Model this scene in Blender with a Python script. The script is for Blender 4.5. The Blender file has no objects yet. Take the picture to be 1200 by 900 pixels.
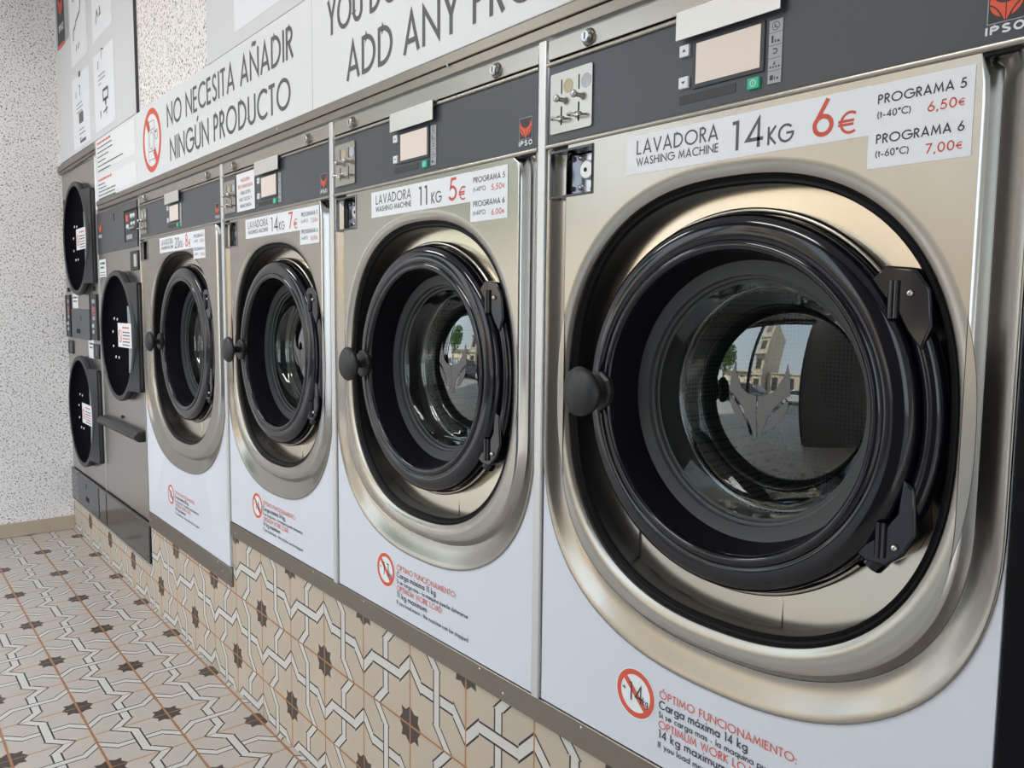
import bpy, bmesh, math, random
from math import pi, sin, cos, radians, hypot
from mathutils import Vector, Matrix
random.seed(7)
scene = bpy.context.scene
COL = scene.collection
# ------------------------------------------------------------------ camera
CX, CY, CZ = 0.9781, -0.8674, 1.2086
yaw, pit, rol = 0.87911, 0.09153, 0.01005
fw = Vector((-sin(yaw)*cos(pit), cos(yaw)*cos(pit), -sin(pit)))
rt = Vector((cos(yaw), sin(yaw), 0)); up = rt.cross(fw)
r2 = rt*cos(rol)+up*sin(rol); u2 = up*cos(rol)-rt*sin(rol)
cam_d = bpy.data.cameras.new('camera'); cam = bpy.data.objects.new('camera', cam_d); COL.objects.link(cam)
cam_d.sensor_width = 36; cam_d.sensor_fit = 'HORIZONTAL'; cam_d.lens = 930.27/1200*36; cam_d.clip_start = .02
M = Matrix.Identity(4)
for i in range(3):
    M[i][0] = r2[i]; M[i][1] = u2[i]; M[i][2] = -fw[i]
M[0][3], M[1][3], M[2][3] = CX, CY, CZ
cam.matrix_world = M
scene.camera = cam
# ------------------------------------------------------------------ light
SKY = 3.0
W = bpy.data.worlds.new('sky'); scene.world = W; W.use_nodes = True
wn = W.node_tree; wn.nodes.clear()
bg = wn.nodes.new('ShaderNodeBackground'); wo = wn.nodes.new('ShaderNodeOutputWorld')
tc = wn.nodes.new('ShaderNodeTexCoord'); sx = wn.nodes.new('ShaderNodeSeparateXYZ')
rp = wn.nodes.new('ShaderNodeValToRGB')
rp.color_ramp.elements[0].position = 0.0; rp.color_ramp.elements[0].color = (.86, .94, 1.0, 1)
rp.color_ramp.elements[1].position = .9; rp.color_ramp.elements[1].color = (.62, .80, 1.0, 1)
wn.links.new(tc.outputs['Generated'], sx.inputs[0]); wn.links.new(sx.outputs['Z'], rp.inputs[0])
wn.links.new(rp.outputs[0], bg.inputs['Color']); bg.inputs['Strength'].default_value = SKY
wn.links.new(bg.outputs[0], wo.inputs[0])
sun_d = bpy.data.lights.new('sun', 'SUN'); sun_d.energy = 11; sun_d.angle = .02; sun_d.color = (1, .93, .82)
sun = bpy.data.objects.new('sun', sun_d); COL.objects.link(sun)
sun.rotation_euler = Vector((.35, -.75, -.62)).to_track_quat('-Z', 'Y').to_euler(); sun.location = (0, 6, 9)
vs = scene.view_settings
vs.view_transform = 'Standard'; vs.look = 'None'; vs.gamma = 1; vs.exposure = -0.07; vs.use_curve_mapping = False
FILL_W = 20      # watts of each added, unseen ceiling lamp
# ------------------------------------------------------------------ materials
def mat(name, col, rough=.5, metal=0., emit=0., coat=0., spec=None, bump=None, var=None, brushed=None):
    m = bpy.data.materials.new(name); m.use_nodes = True
    nt = m.node_tree; b = nt.nodes['Principled BSDF']
    b.inputs['Base Color'].default_value = (*col, 1); b.inputs['Roughness'].default_value = rough
    b.inputs['Metallic'].default_value = metal
    if coat: b.inputs['Coat Weight'].default_value = coat; b.inputs['Coat Roughness'].default_value = .05
    if spec is not None: b.inputs['Specular IOR Level'].default_value = spec
    if emit:
        b.inputs['Emission Color'].default_value = (*col, 1); b.inputs['Emission Strength'].default_value = emit
    if bump or var or brushed:
        t = nt.nodes.new('ShaderNodeTexCoord'); mp = nt.nodes.new('ShaderNodeMapping')
        nt.links.new(t.outputs['Object'], mp.inputs[0])
        n = nt.nodes.new('ShaderNodeTexNoise'); n.inputs['Detail'].default_value = 4
        nt.links.new(mp.outputs[0], n.inputs['Vector'])
        if brushed:
            mp.inputs['Scale'].default_value = (3, 40, 900); n.inputs['Scale'].default_value = 1.0
            mr = nt.nodes.new('ShaderNodeMapRange')
            mr.inputs['To Min'].default_value = rough-brushed; mr.inputs['To Max'].default_value = rough+brushed
            nt.links.new(n.outputs['Fac'], mr.inputs['Value']); nt.links.new(mr.outputs[0], b.inputs['Roughness'])
            bp = nt.nodes.new('ShaderNodeBump'); bp.inputs['Strength'].default_value = .012; bp.inputs['Distance'].default_value = .0002
            nt.links.new(n.outputs['Fac'], bp.inputs['Height']); nt.links.new(bp.outputs[0], b.inputs['Normal'])
            n2 = nt.nodes.new('ShaderNodeTexNoise'); n2.inputs['Scale'].default_value = 7; n2.inputs['Detail'].default_value = 3
            nt.links.new(t.outputs['Object'], n2.inputs['Vector'])
            mx = nt.nodes.new('ShaderNodeMixRGB'); mx.inputs[1].default_value = (*[c*.93 for c in col], 1); mx.inputs[2].default_value = (*[min(1, c*1.06) for c in col], 1)
            nt.links.new(n2.outputs['Fac'], mx.inputs[0]); nt.links.new(mx.outputs[0], b.inputs['Base Color'])
        if bump:
            n.inputs['Scale'].default_value = bump[0]
            bp = nt.nodes.new('ShaderNodeBump'); bp.inputs['Strength'].default_value = bump[1]; bp.inputs['Distance'].default_value = .002
            nt.links.new(n.outputs['Fac'], bp.inputs['Height']); nt.links.new(bp.outputs[0], b.inputs['Normal'])
        if var:
            n.inputs['Scale'].default_value = var[0]
            mx = nt.nodes.new('ShaderNodeMixRGB'); mx.inputs[1].default_value = (*[c*(1-var[1]) for c in col], 1); mx.inputs[2].default_value = (*[min(1, c*(1+var[1])) for c in col], 1)
            nt.links.new(n.outputs['Fac'], mx.inputs[0]); nt.links.new(mx.outputs[0], b.inputs['Base Color'])
    return m
steel = mat('brushed steel', (.405, .378, .335), .26, 1, brushed=.02)
steel_d = mat('trim steel', (.29, .262, .222), .33, 1, brushed=.02)
flange_m = mat('polished flange steel', (.35, .328, .295), .2, 1)
plate_m = mat('recess steel', (.68, .615, .51), .22, 1, brushed=.02)
chrome = mat('polished steel', (.54, .54, .53), .22, 1)
rimm = mat('dark rim steel', (.25, .25, .25), .22, 1)
cupm = mat('cup steel', (.20, .205, .22), .22, 1)
cupd_m = mat('cup divider steel', (.46, .47, .50), .22, 1)
flapm = mat('flap steel', (.66, .65, .63), .38, .6)
stripm = mat('strip steel', (.66, .66, .65), .38, .55)
white_m = mat('white enamel', (.66, .685, .745), .3, coat=.15)
dark_m = mat('charcoal panel', (.052, .058, .069), .33)
ctrl_m = mat('charcoal control', (.040, .044, .050), .5)
black_g = mat('glossy black plastic', (.005, .005, .009), .11, coat=.12, spec=.45)
collar_m = mat('matt black collar', (.004, .004, .006), .6, spec=.12)
black_m = mat('black plastic', (.014, .014, .016), .42)
knob_m = mat('knob plastic', (.013, .0135, .015), .45, bump=(600, .1))
rubber = mat('black rubber', (.0025, .0025, .004), .45, spec=.15, bump=(500, .15))
gask_m = mat('grey gasket', (.042, .044, .047), .5)
void_m = mat('dark void', (.006, .006, .007), .8)
label_m = mat('label paper', (.80, .825, .865), .45)
paper_m = mat('white paper', (.80, .815, .83), .5)
sign_m = mat('sign board', (.74, .755, .77), .45)
board_m = mat('grey board', (.66, .67, .69), .5)
ink_m = mat('dark ink', (.045, .045, .055), .6)
ink2_m = mat('grey ink', (.10, .10, .11), .6)
red_m = mat('red ink', (.66, .10, .055), .5)
redp_m = mat('price red', (.60, .085, .05), .5)
emb_red = mat('emblem red', (.72, .09, .04), .45)
emb_wht = mat('emblem white', (.75, .76, .80), .45)
emb_blk = mat('emblem black', (.03, .03, .033), .5)
emb_gry = mat('etched grey', (.13, .127, .122), .6)
green_m = mat('start green', (.02, .42, .24), .4, emit=.12)
screen_m = mat('display screen', (.72, .62, .56), .35, emit=.10)
button_m = mat('button white', (.74, .77, .80), .4)
icons_m = mat('icon strip', (.36, .38, .41), .45)
gold_m = mat('coin gold', (.50, .43, .28), .5)
silv_m = mat('coin silver', (.46, .48, .53), .5)
dry_steel = mat('dryer steel', (.47, .448, .415), .3, 1, brushed=.06)
dry_dark = mat('dryer door plastic', (.024, .025, .028), .42, bump=(700, .06))
dry_shade = mat('dryer window shade', (.004, .004, .006), .8, spec=.02)  # matt black holds the shade of the interior behind the window
base_m = mat('dryer plinth enamel', (.022, .024, .028), .16, coat=.3)
basep_m = mat('dryer plinth panel', (.05, .056, .066), .3)
lint_m = mat('pale lint mesh', (.30, .32, .35), .7, var=(160, .7))
skirt_m = mat('beige skirting', (.46, .37, .28), .45, var=(6, .12))
ceil_m = mat('ceiling paint', (.80, .79, .76), .8)
plaster = mat('shop front render', (.16, .155, .15), .8)
frame_m = mat('door frame dark', (.03, .03, .03), .5)

def wall_material():
    m = bpy.data.materials.new('speckled plaster'); m.use_nodes = True; nt = m.node_tree; b = nt.nodes['Principled BSDF']
    t = nt.nodes.new('ShaderNodeTexCoord')
    n = nt.nodes.new('ShaderNodeTexNoise'); n.inputs['Scale'].default_value = 135; n.inputs['Detail'].default_value = 2.0; n.inputs['Roughness'].default_value = .55; n.inputs['Distortion'].default_value = .6
    nt.links.new(t.outputs['Object'], n.inputs['Vector'])
    r = nt.nodes.new('ShaderNodeValToRGB'); e = r.color_ramp.elements
    e[0].position = .555; e[0].color = (.88, .84, .825, 1); e[1].position = .632; e[1].color = (.15, .13, .12, 1)
    nt.links.new(n.outputs['Fac'], r.inputs[0]); nt.links.new(r.outputs[0], b.inputs['Base Color'])
    b.inputs['Roughness'].default_value = .75
    bp = nt.nodes.new('ShaderNodeBump'); bp.inputs['Strength'].default_value = .6; bp.inputs['Distance'].default_value = .004; bp.invert = True
    nt.links.new(n.outputs['Fac'], bp.inputs['Height']); nt.links.new(bp.outputs[0], b.inputs['Normal'])
    return m
wall_m = wall_material()

T = .2018          # tile module
def tile_material(name, vaxis, base, grey):
    """interlaced-band patterned tile, drawn from object coordinates"""
    m = bpy.data.materials.new(name); m.use_nodes = True; nt = m.node_tree; b = nt.nodes['Principled BSDF']; N = nt.nodes; L = nt.links
    def mt(op, a, bb=None, c=None):
        n = N.new('ShaderNodeMath'); n.operation = op
        for i, v in enumerate((a, bb, c)):
            if v is None: continue
            if isinstance(v, (int, float)): n.inputs[i].default_value = v
            else: L.new(v, n.inputs[i])
        return n.outputs[0]
    t = N.new('ShaderNodeTexCoord'); s = N.new('ShaderNodeSeparateXYZ'); L.new(t.outputs['Object'], s.inputs[0])
    x0, v0 = (-2.031, -.004) if vaxis == 'Y' else (-2.031, .318)
    U = mt('DIVIDE', mt('SUBTRACT', s.outputs['X'], x0), T); V = mt('DIVIDE', mt('SUBTRACT', s.outputs[vaxis], v0), .2)
    iu = mt('FLOOR', U); iv = mt('FLOOR', V); fu = mt('SUBTRACT', U, iu); fv = mt('SUBTRACT', V, iv)
    par = mt('ABSOLUTE', mt('MODULO', mt('ADD', iu, iv), 2.0))           # 1 -> star at lower right / upper left
    par = mt('GREATER_THAN', par, .5)
    u = mt('ADD', mt('MULTIPLY', fu, par), mt('MULTIPLY', mt('SUBTRACT', 1.0, fu), mt('SUBTRACT', 1.0, par)))
    v = fv
    def band(p, q, half, ):
        hi = mt('MAXIMUM', mt('SUBTRACT', p, .79), 0.0); lo = mt('MAXIMUM', mt('SUBTRACT', .21, p), 0.0)
        c = mt('ADD', .5, mt('MULTIPLY', mt('SUBTRACT', hi, lo), .976))
        dia = mt('GREATER_THAN', mt('ADD', hi, lo), 0.0)
        d = mt('ABSOLUTE', mt('SUBTRACT', q, c))
        return mt('DIVIDE', d, mt('ADD', half, mt('MULTIPLY', dia, half*.36)))
    dH = band(u, v, .062); dV = band(v, u, .055)
    # over/under by tile kind
    def sel(a, bb): return mt('ADD', mt('MULTIPLY', a, par), mt('MULTIPLY', bb, mt('SUBTRACT', 1.0, par)))
    dO = sel(dH, dV); dU = sel(dV, dH)
    inO = mt('LESS_THAN', dO, 1.14); inU = mt('LESS_THAN', dU, 1.14)
    whO = mt('LESS_THAN', dO, .80); whU = mt('LESS_THAN', dU, .80)
    black = mt('MAXIMUM', mt('MULTIPLY', inO, mt('SUBTRACT', 1.0, whO)), mt('MULTIPLY', mt('SUBTRACT', 1.0, inO), mt('MULTIPLY', inU, mt('SUBTRACT', 1.0, whU))))
    # thin breathing gap where the lower band dives under
    whitem = mt('MAXIMUM', whO, mt('MULTIPLY', mt('SUBTRACT', 1.0, inO), whU))
    def star(a, c):
        mx = mt('MAXIMUM', a, c); mn = mt('MINIMUM', a, c)
        s1 = mt('LESS_THAN', mt('SUBTRACT', mx, mt('MULTIPLY', mn, .22)), .131)
        s2 = mt('LESS_THAN', mt('ADD', mx, mt('MULTIPLY', mn, .78)), .216)
        return mt('MAXIMUM', s1, s2)
    st = mt('MAXIMUM', star(mt('SUBTRACT', 1.0, u), v), star(u, mt('SUBTRACT', 1.0, v)))
    nz = N.new('ShaderNodeTexNoise'); nz.inputs['Scale'].default_value = 22; nz.inputs['Detail'].default_value = 5; L.new(t.outputs['Object'], nz.inputs['Vector'])
    nb = N.new('ShaderNodeTexNoise'); nb.inputs['Scale'].default_value = 3.3; nb.inputs['Detail'].default_value = 3; L.new(t.outputs['Object'], nb.inputs['Vector'])
    # grout
    eu = mt('MINIMUM', fu, mt('SUBTRACT', 1.0, fu)); ev = mt('MINIMUM', fv, mt('SUBTRACT', 1.0, fv))
    gw = mt('ADD', .002, mt('MULTIPLY', nz.outputs['Fac'], .016))
    if vaxis == 'Y': gr = mt('MAXIMUM', mt('LESS_THAN', ev, mt('MULTIPLY', gw, 1.7)), mt('LESS_THAN', eu, mt('MULTIPLY', gw, .8)))
    else: gr = mt('MAXIMUM', mt('LESS_THAN', eu, gw), mt('LESS_THAN', ev, mt('MULTIPLY', gw, 1.2)))
    def mix(f, a, c):
        n = N.new('ShaderNodeMixRGB')
        for i, q in enumerate((f, a, c)):
            if isinstance(q, tuple): n.inputs[i].default_value = (*q, 1)
            elif isinstance(q, (int, float)): n.inputs[i].default_value = q
            else: L.new(q, n.inputs[i])
        return n.outputs[0]
    bc = mix(nb.outputs['Fac'], tuple(c*.86 for c in base), tuple(c*1.12 for c in base))
    bc = mix(mt('MULTIPLY', nz.outputs['Fac'], .35), bc, grey)
    near = mt('MULTIPLY', mt('SUBTRACT', 1.0, mt('MINIMUM', mt('MULTIPLY', mt('MINIMUM', eu, ev), 14), 1.0)), mt('MULTIPLY', nb.outputs['Fac'], .55))
    bc = mix(near, bc, (.50, .30, .16))
    c = mix(st, bc, (.062, .047, .038))
    c = mix(whitem, c, (.60, .575, .53))
    c = mix(black, c, (.022, .017, .015))
    c = mix(gr, c, (.36, .17, .085))
    L.new(c, b.inputs['Base Color'])
    b.inputs['Roughness'].default_value = .36 if vaxis == 'Y' else .45
    bp = N.new('ShaderNodeBump'); bp.inputs['Strength'].default_value = .35; bp.inputs['Distance'].default_value = .002; bp.invert = True
    L.new(gr, bp.inputs['Height']); L.new(bp.outputs[0], b.inputs['Normal'])
    return m
floor_m = tile_material('patterned floor tile', 'Y', (.51, .445, .385), (.50, .47, .445))
plinth_m = tile_material('patterned wall tile', 'Z', (.51, .42, .32), (.48, .425, .36))

def glass_material():
    m = bpy.data.materials.new('door glass'); m.use_nodes = True; nt = m.node_tree; nt.nodes.remove(nt.nodes['Principled BSDF'])
    o = nt.nodes['Material Output']; f = nt.nodes.new('ShaderNodeFresnel'); f.inputs['IOR'].default_value = 1.62
    ge = nt.nodes.new('ShaderNodeNewGeometry'); io = nt.nodes.new('ShaderNodeMapRange')
    io.inputs['To Min'].default_value = 1.62; io.inputs['To Max'].default_value = 1/1.62
    nt.links.new(ge.outputs['Backfacing'], io.inputs['Value']); nt.links.new(io.outputs[0], f.inputs['IOR'])
    mm = nt.nodes.new('ShaderNodeMath'); mm.operation = 'MULTIPLY'; mm.inputs[1].default_value = 2.3; mm.use_clamp = True
    a = nt.nodes.new('ShaderNodeBsdfTransparent'); a.inputs[0].default_value = (.86, .88, .88, 1)
    g = nt.nodes.new('ShaderNodeBsdfGlossy'); g.inputs['Roughness'].default_value = .015; g.inputs['Color'].default_value = (.95, 1, .98, 1)
    x = nt.nodes.new('ShaderNodeMixShader')
    nt.links.new(f.outputs[0], mm.inputs[0]); nt.links.new(mm.outputs[0], x.inputs[0]); nt.links.new(a.outputs[0], x.inputs[1]); nt.links.new(g.outputs[0], x.inputs[2]); nt.links.new(x.outputs[0], o.inputs[0])
    return m
glass_m = glass_material()

def drum_material():
    m = bpy.data.materials.new('perforated drum steel'); m.use_nodes = True; nt = m.node_tree; b = nt.nodes['Principled BSDF']
    b.inputs['Metallic'].default_value = .6; b.inputs['Roughness'].default_value = .4
    t = nt.nodes.new('ShaderNodeTexCoord'); v = nt.nodes.new('ShaderNodeTexVoronoi'); v.inputs['Scale'].default_value = 125; v.inputs['Randomness'].default_value = .12
    nt.links.new(t.outputs['Object'], v.inputs['Vector'])
    r = nt.nodes.new('ShaderNodeValToRGB'); e = r.color_ramp.elements
    e[0].position = .30; e[0].color = (.01, .01, .01, 1); e[1].position = .36; e[1].color = (.17, .167, .16, 1)
    nt.links.new(v.outputs['Distance'], r.inputs[0]); nt.links.new(r.outputs[0], b.inputs['Base Color'])
    return m
drum_m = drum_material()

# ------------------------------------------------------------------ mesh helpers
class MB:
    def __init__(s): s.v = []; s.f = []
    def add(s, vs, fs):
        k = len(s.v); s.v += [tuple(p) for p in vs]; s.f += [tuple(i+k for i in f) for f in fs]; return s
    def box(s, x0, x1, y0, y1, z0, z1):
        return s.add([(x0,y0,z0),(x1,y0,z0),(x1,y1,z0),(x0,y1,z0),(x0,y0,z1),(x1,y0,z1),(x1,y1,z1),(x0,y1,z1)],
                     [(0,1,5,4),(1,2,6,5),(2,3,7,6),(3,0,4,7),(4,5,6,7),(3,2,1,0)])
    def prism(s, poly, y0, y1):          # poly in x,z ; extruded along y
        n = len(poly); k = [(x, y0, z) for x, z in poly]+[(x, y1, z) for x, z in poly]
        return s.add(k, [tuple(range(n)), tuple(range(2*n-1, n-1, -1))]+[(i, n+i, n+(i+1) % n, (i+1) % n) for i in range(n)])
    def flat(s, poly, y):
        return s.add([(x, y, z) for x, z in poly], [tuple(range(len(poly)))])
    def rect(s, x0, x1, z0, z1, y): return s.flat([(x0,z0),(x1,z0),(x1,z1),(x0,z1)], y)
    def lathe(s, prof, cx, cz, n=96, a0=0, a1=360, cy=0):   # prof: (r, y) around an axis along y
        full = abs(a1-a0) >= 360; m = n if full else n+1; vs = []; fs = []
        for i in range(m):
            a = radians(a0+(a1-a0)*i/n)
            vs += [(cx+r*cos(a), cy+y, cz+r*sin(a)) for r, y in prof]
        q = len(prof)
        for i in range(n):
            j = (i+1) % m
            for k in range(q-1): fs.append((i*q+k, i*q+k+1, j*q+k+1, j*q+k))
        return s.add(vs, fs)
    def loops(s, ls, closed=True):
        n = len(ls[0]); vs = [p for l in ls for p in l]; fs = []
        for a in range(len(ls)-1):
            for i in range(n if closed else n-1):
                j = (i+1) % n; fs.append((a*n+i, a*n+j, (a+1)*n+j, (a+1)*n+i))
        return s.add(vs, fs)
    def tube(s, path, r, n=10, caps=True):
        P = [Vector(p) for p in path]; rings = []
        for i, p in enumerate(P):
            d = (P[min(i+1, len(P)-1)]-P[max(i-1, 0)]).normalized()
            a = d.cross(Vector((0, 0, 1)) if abs(d.z) < .9 else Vector((1, 0, 0))).normalized(); b = d.cross(a)
            rr = r[i] if isinstance(r, (list, tuple)) else r
            rings.append([tuple(p+a*rr*cos(2*pi*k/n)+b*rr*sin(2*pi*k/n)) for k in range(n)])
        k0 = len(s.v); s.loops(rings)
        if caps:
            s.f.append(tuple(k0+i for i in range(n))); s.f.append(tuple(k0+(len(P)-1)*n+i for i in range(n-1, -1, -1)))
        return s
    def ball(s, c, r, nu=14, nv=8, sy=1):
        prof = [(r*sin(pi*i/nv), -r*sy*cos(pi*i/nv)) for i in range(nv+1)]
        return s.lathe(prof, c[0], c[2], nu, cy=c[1])
    def build(s, name, material, parent=None, bevel=0, seg=2, smooth=32, label=None, merge=False):
        me = bpy.data.meshes.new(name)
        o0 = parent_origin(parent)
        me.from_pydata([(x-o0[0], y-o0[1], z-o0[2]) for x, y, z in s.v], [], s.f); me.update()
        bm = bmesh.new(); bm.from_mesh(me)
        if merge: bmesh.ops.remove_doubles(bm, verts=bm.verts, dist=1e-6)
        bmesh.ops.recalc_face_normals(bm, faces=bm.faces); bm.to_mesh(me); bm.free()
        me.materials.append(material)
        if smooth:
            me.polygons.foreach_set('use_smooth', [True]*len(me.polygons)); me.set_sharp_from_angle(angle=radians(smooth))
        o = bpy.data.objects.new(name, me); COL.objects.link(o)
        if parent is not None: o.parent = parent
        if bevel:
            b = o.modifiers.new('bevel', 'BEVEL'); b.width = bevel; b.segments = seg; b.limit_method = 'ANGLE'; b.angle_limit = radians(40)
        if label: o['label'] = label
        return o
ORG = {}
def parent_origin(p):
    if p is None: return (0, 0, 0)
    return ORG[p.name]
_b = MB.build
def build2(s, name, material, parent=None, **k):
    o = _b(s, name, material, parent, **k)
    ORG[o.name] = parent_origin(parent); return o
MB.build = build2
def thing(name, loc, label, cat, group=None):
    o = bpy.data.objects.new(name, None); COL.objects.link(o); o.location = loc; ORG[o.name] = tuple(loc)
    o.empty_display_size = .1
    o['label'] = label; o['category'] = cat
    if group: o['group'] = group
    return o
def tag(o, label, cat, group=None):
    o['label'] = label; o['category'] = cat
    if group: o['group'] = group
    return o
def struct(name, mb, m, **k):
    o = mb.build(name, m, None, **k); o['kind'] = 'structure'; return o
def circ(cx, cz, r, n=40, a0=0, a1=360):
    return [(cx+r*cos(radians(a0+(a1-a0)*i/n)), cz+r*sin(radians(a0+(a1-a0)*i/n))) for i in range(n)]
def P(x, z, Y):                       # point seen at (x,z) on the front plane, moved along its sight line to depth Y
    k = 1+Y/.8674
    return (CX+(x-CX)*k, CZ+(z-CZ)*k)

# ------------------------------------------------------------------ geometric sans lettering (strokes)
h = .055
def AR(cx, cy, rx, ry, a0, a1, n=14):
    return [(cx+rx*cos(radians(a0+(a1-a0)*i/n)), cy+ry*sin(radians(a0+(a1-a0)*i/n))) for i in range(n+1)]
R5 = .5-h; xh = .62; xr = xh/2-h
def OO(cx, cy, r, ry=None): return AR(cx, cy, r, ry or r, 0, 360, 28)
G = {
'A': (.72, [[(.045,0),(.36,.955),(.675,0)], [(.15,.29),(.57,.29)]]),
'B': (.50, [[(h,0),(h,1)], [(h,1-h),(.22,1-h)]+AR(.22,.76,.2,.24-h,90,-90)+[(h,.52)], [(.22,.52)]+AR(.24,.285,.2,.285-h,90,-90)+[(h,h)]]),
'C': (.80, [AR(.5,.5,R5,R5,47,313,26)]),
'D': (.72, [[(h,0),(h,1)], [(h,1-h),(.2,1-h)]+AR(.2,.5,.46,R5,90,-90,18)+[(h,h)]]),
'E': (.45, [[(.43,1-h),(h,1-h),(h,h),(.43,h)], [(h,.53),(.42,.53)]]),
'F': (.44, [[(.43,1-h),(h,1-h),(h,0)], [(h,.53),(.42,.53)]]),
'G': (.95, [AR(.5,.5,R5,R5,42,360,30)+[(.52,.5)]]),
'H': (.66, [[(h,0),(h,1)], [(.605,0),(.605,1)], [(h,.53),(.6,.53)]]),
'I': (.11, [[(h,0),(h,1)]]),
'J': (.30, [[(.24,1),(.24,.12)]+AR(.1,.12,.14,.3,0,-80,6)]),
'K': (.56, [[(h,0),(h,1)], [(.52,1),(.09,.50),(.54,0)]]),
'L': (.42, [[(h,1),(h,h),(.41,h)]]),
'M': (.86, [[(.05,0),(.17,.93),(.43,.2),(.69,.93),(.81,0)]]),
'N': (.74, [[(h,0),(h,.90),(.685,.10),(.685,1)]]),
'O': (1.0, [OO(.5,.5,R5)]),
'P': (.47, [[(h,0),(h,1)], [(h,1-h),(.2,1-h)]+AR(.2,.72,.21,.28-h,90,-90)+[(h,.5)]]),
'Q': (1.0, [OO(.5,.5,R5), [(.56,.36),(.92,0)]]),
'R': (.50, [[(h,0),(h,1)], [(h,1-h),(.2,1-h)]+AR(.2,.73,.21,.27-h,90,-90)+[(h,.52)], [(.19,.5),(.47,0)]]),
'S': (.48, [AR(.245,.745,.165,.2,25,255,14)+AR(.235,.26,.185,.205,75,-160,14)]),
'T': (.46, [[(0,1-h),(.46,1-h)], [(.23,1),(.23,0)]]),
'U': (.64, [[(h,1),(h,.3)]+AR(.32,.3,.265,.3-h,180,360,16)+[(.585,1)]]),
'V': (.68, [[(.04,1),(.34,.05),(.64,1)]]),
'W': (1.0, [[(.04,1),(.27,.07),(.5,.90),(.73,.07),(.96,1)]]),
'X': (.6, [[(.04,0),(.54,1)], [(.06,1),(.56,0)]]),
'Y': (.62, [[(.04,1),(.31,.46),(.58,1)], [(.31,.48),(.31,0)]]),
'Z': (.56, [[(.02,1-h),(.50,1-h),(.05,h),(.54,h)]]),
'0': (.56, [OO(.28,.5,.28-h,R5)]),
'1': (.34, [[(.06,.93),(.22,.945),(.22,0)]]),
'2': (.54, [AR(.27,.73,.205,.215,165,-25,14)+[(.08,h),(.52,h)]]),
'3': (.50, [AR(.23,.745,.165,.2,150,-80,12)+[(.2,.54)], [(.2,.54)]+AR(.22,.285,.2,.235,82,-160,14)]),
'4': (.58, [[(.42,0),(.42,.93),(.06,.27),(.56,.27)]]),
'5': (.50, [[(.45,1-h),(.17,1-h),(.10,.56)]+AR(.21,.33,.225,.275,115,-150,18)]),
'6': (.54, [OO(.27,.30,.215,.245), [(.38,1),(.09,.42)]]),
'7': (.52, [[(.02,1-h),(.46,1-h),(.14,0)]]),
'8': (.50, [OO(.25,.745,.165,.2), OO(.25,.275,.2,.22)]),
'9': (.54, [OO(.27,.70,.215,.245), [(.16,0),(.45,.58)]]),
'€': (.62, [AR(.42,.5,.32,R5,55,305,20), [(0,.58),(.56,.58)], [(0,.42),(.54,.42)]]),
'+': (.5, [[(.25,.15),(.25,.65)], [(0,.4),(.5,.4)]]),
'-': (.34, [[(.02,.32),(.32,.32)]]),
',': (.14, [[(.10,.12),(.02,-.14)]]),
':': (.13, [[(.0,.06),(.13,.06)], [(.0,.5),(.13,.5)]]),
'(': (.2, [AR(.42,.4,.36,.62,125,235,10)]),
')': (.2, [AR(-.22,.4,.36,.62,55,-55,10)]),
'º': (.30, [OO(.15,.83,.11)]),
"'": (.1, [[(.05,1),(.05,.72)]]),
' ': (.26, []),
'a': (.62, [OO(.31,.31,xr+.0), [(.565,xh),(.565,0)]]),
'b': (.62, [[(h,1.05),(h,0)], OO(.31,.31,xr)]),
'c': (.48, [AR(.31,.31,xr,xr,52,308,20)]),
'd': (.62, [OO(.31,.31,xr), [(.565,1.05),(.565,0)]]),
'e': (.6, [[(.06,.31),(.55,.31)]+AR(.31,.31,xr,xr,0,315,22)]),
'f': (.30, [AR(.27,.88,.15,.15,80,180,6)+[(.12,0)], [(0,.60),(.28,.60)]]),
'g': (.62, [OO(.31,.31,xr), [(.565,xh),(.565,-.05)]+AR(.31,-.05,.255,.2,0,-160,10)]),
'h': (.5, [[(h,1.05),(h,0)], [(h,.36)]+AR(.25,.36,.195,.2,180,0,10)+[(.445,0)]]),
'i': (.11, [[(h,xh),(h,0)], [(h,.95),(h,.82)]]),
'j': (.11, [[(h,xh),(h,-.25)], [(h,.95),(h,.82)]]),
'k': (.48, [[(h,1.05),(h,0)], [(.42,xh),(.09,.30),(.45,0)]]),
'l': (.11, [[(h,1.05),(h,0)]]),
'm': (.80, [[(h,xh),(h,0)], [(h,.36)]+AR(.23,.38,.17,.19,180,0,8)+[(.40,0)], [(.40,.36)]+AR(.575,.38,.17,.19,180,0,8)+[(.745,0)]]),
'n': (.5, [[(h,xh),(h,0)], [(h,.36)]+AR(.25,.36,.195,.2,180,0,10)+[(.445,0)]]),
'o': (.62, [OO(.31,.31,xr)]),
'p': (.62, [[(h,xh),(h,-.3)], OO(.31,.31,xr)]),
'q': (.62, [OO(.31,.31,xr), [(.565,xh),(.565,-.3)]]),
'r': (.32, [[(h,xh),(h,0)], [(h,.38)]+AR(.24,.38,.18,.18,180,65,6)]),
's': (.36, [AR(.19,.45,.12,.11,30,260,9)+AR(.17,.17,.13,.12,80,-155,9)]),
't': (.26, [[(.13,.85),(.13,0)], [(0,.60),(.26,.60)]]),
'u': (.5, [[(h,xh),(h,.26)]+AR(.25,.26,.195,.2,180,360,10)+[(.445,xh)]]),
'v': (.5, [[(.04,xh),(.25,.06),(.46,xh)]]),
'w': (.76, [[(.04,xh),(.2,.08),(.38,.56),(.56,.08),(.72,xh)]]),
'x': (.48, [[(.03,0),(.43,xh)], [(.05,xh),(.45,0)]]),
'y': (.5, [[(.04,xh),(.26,.1)], [(.46,xh),(.14,-.3)]]),
}
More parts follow.
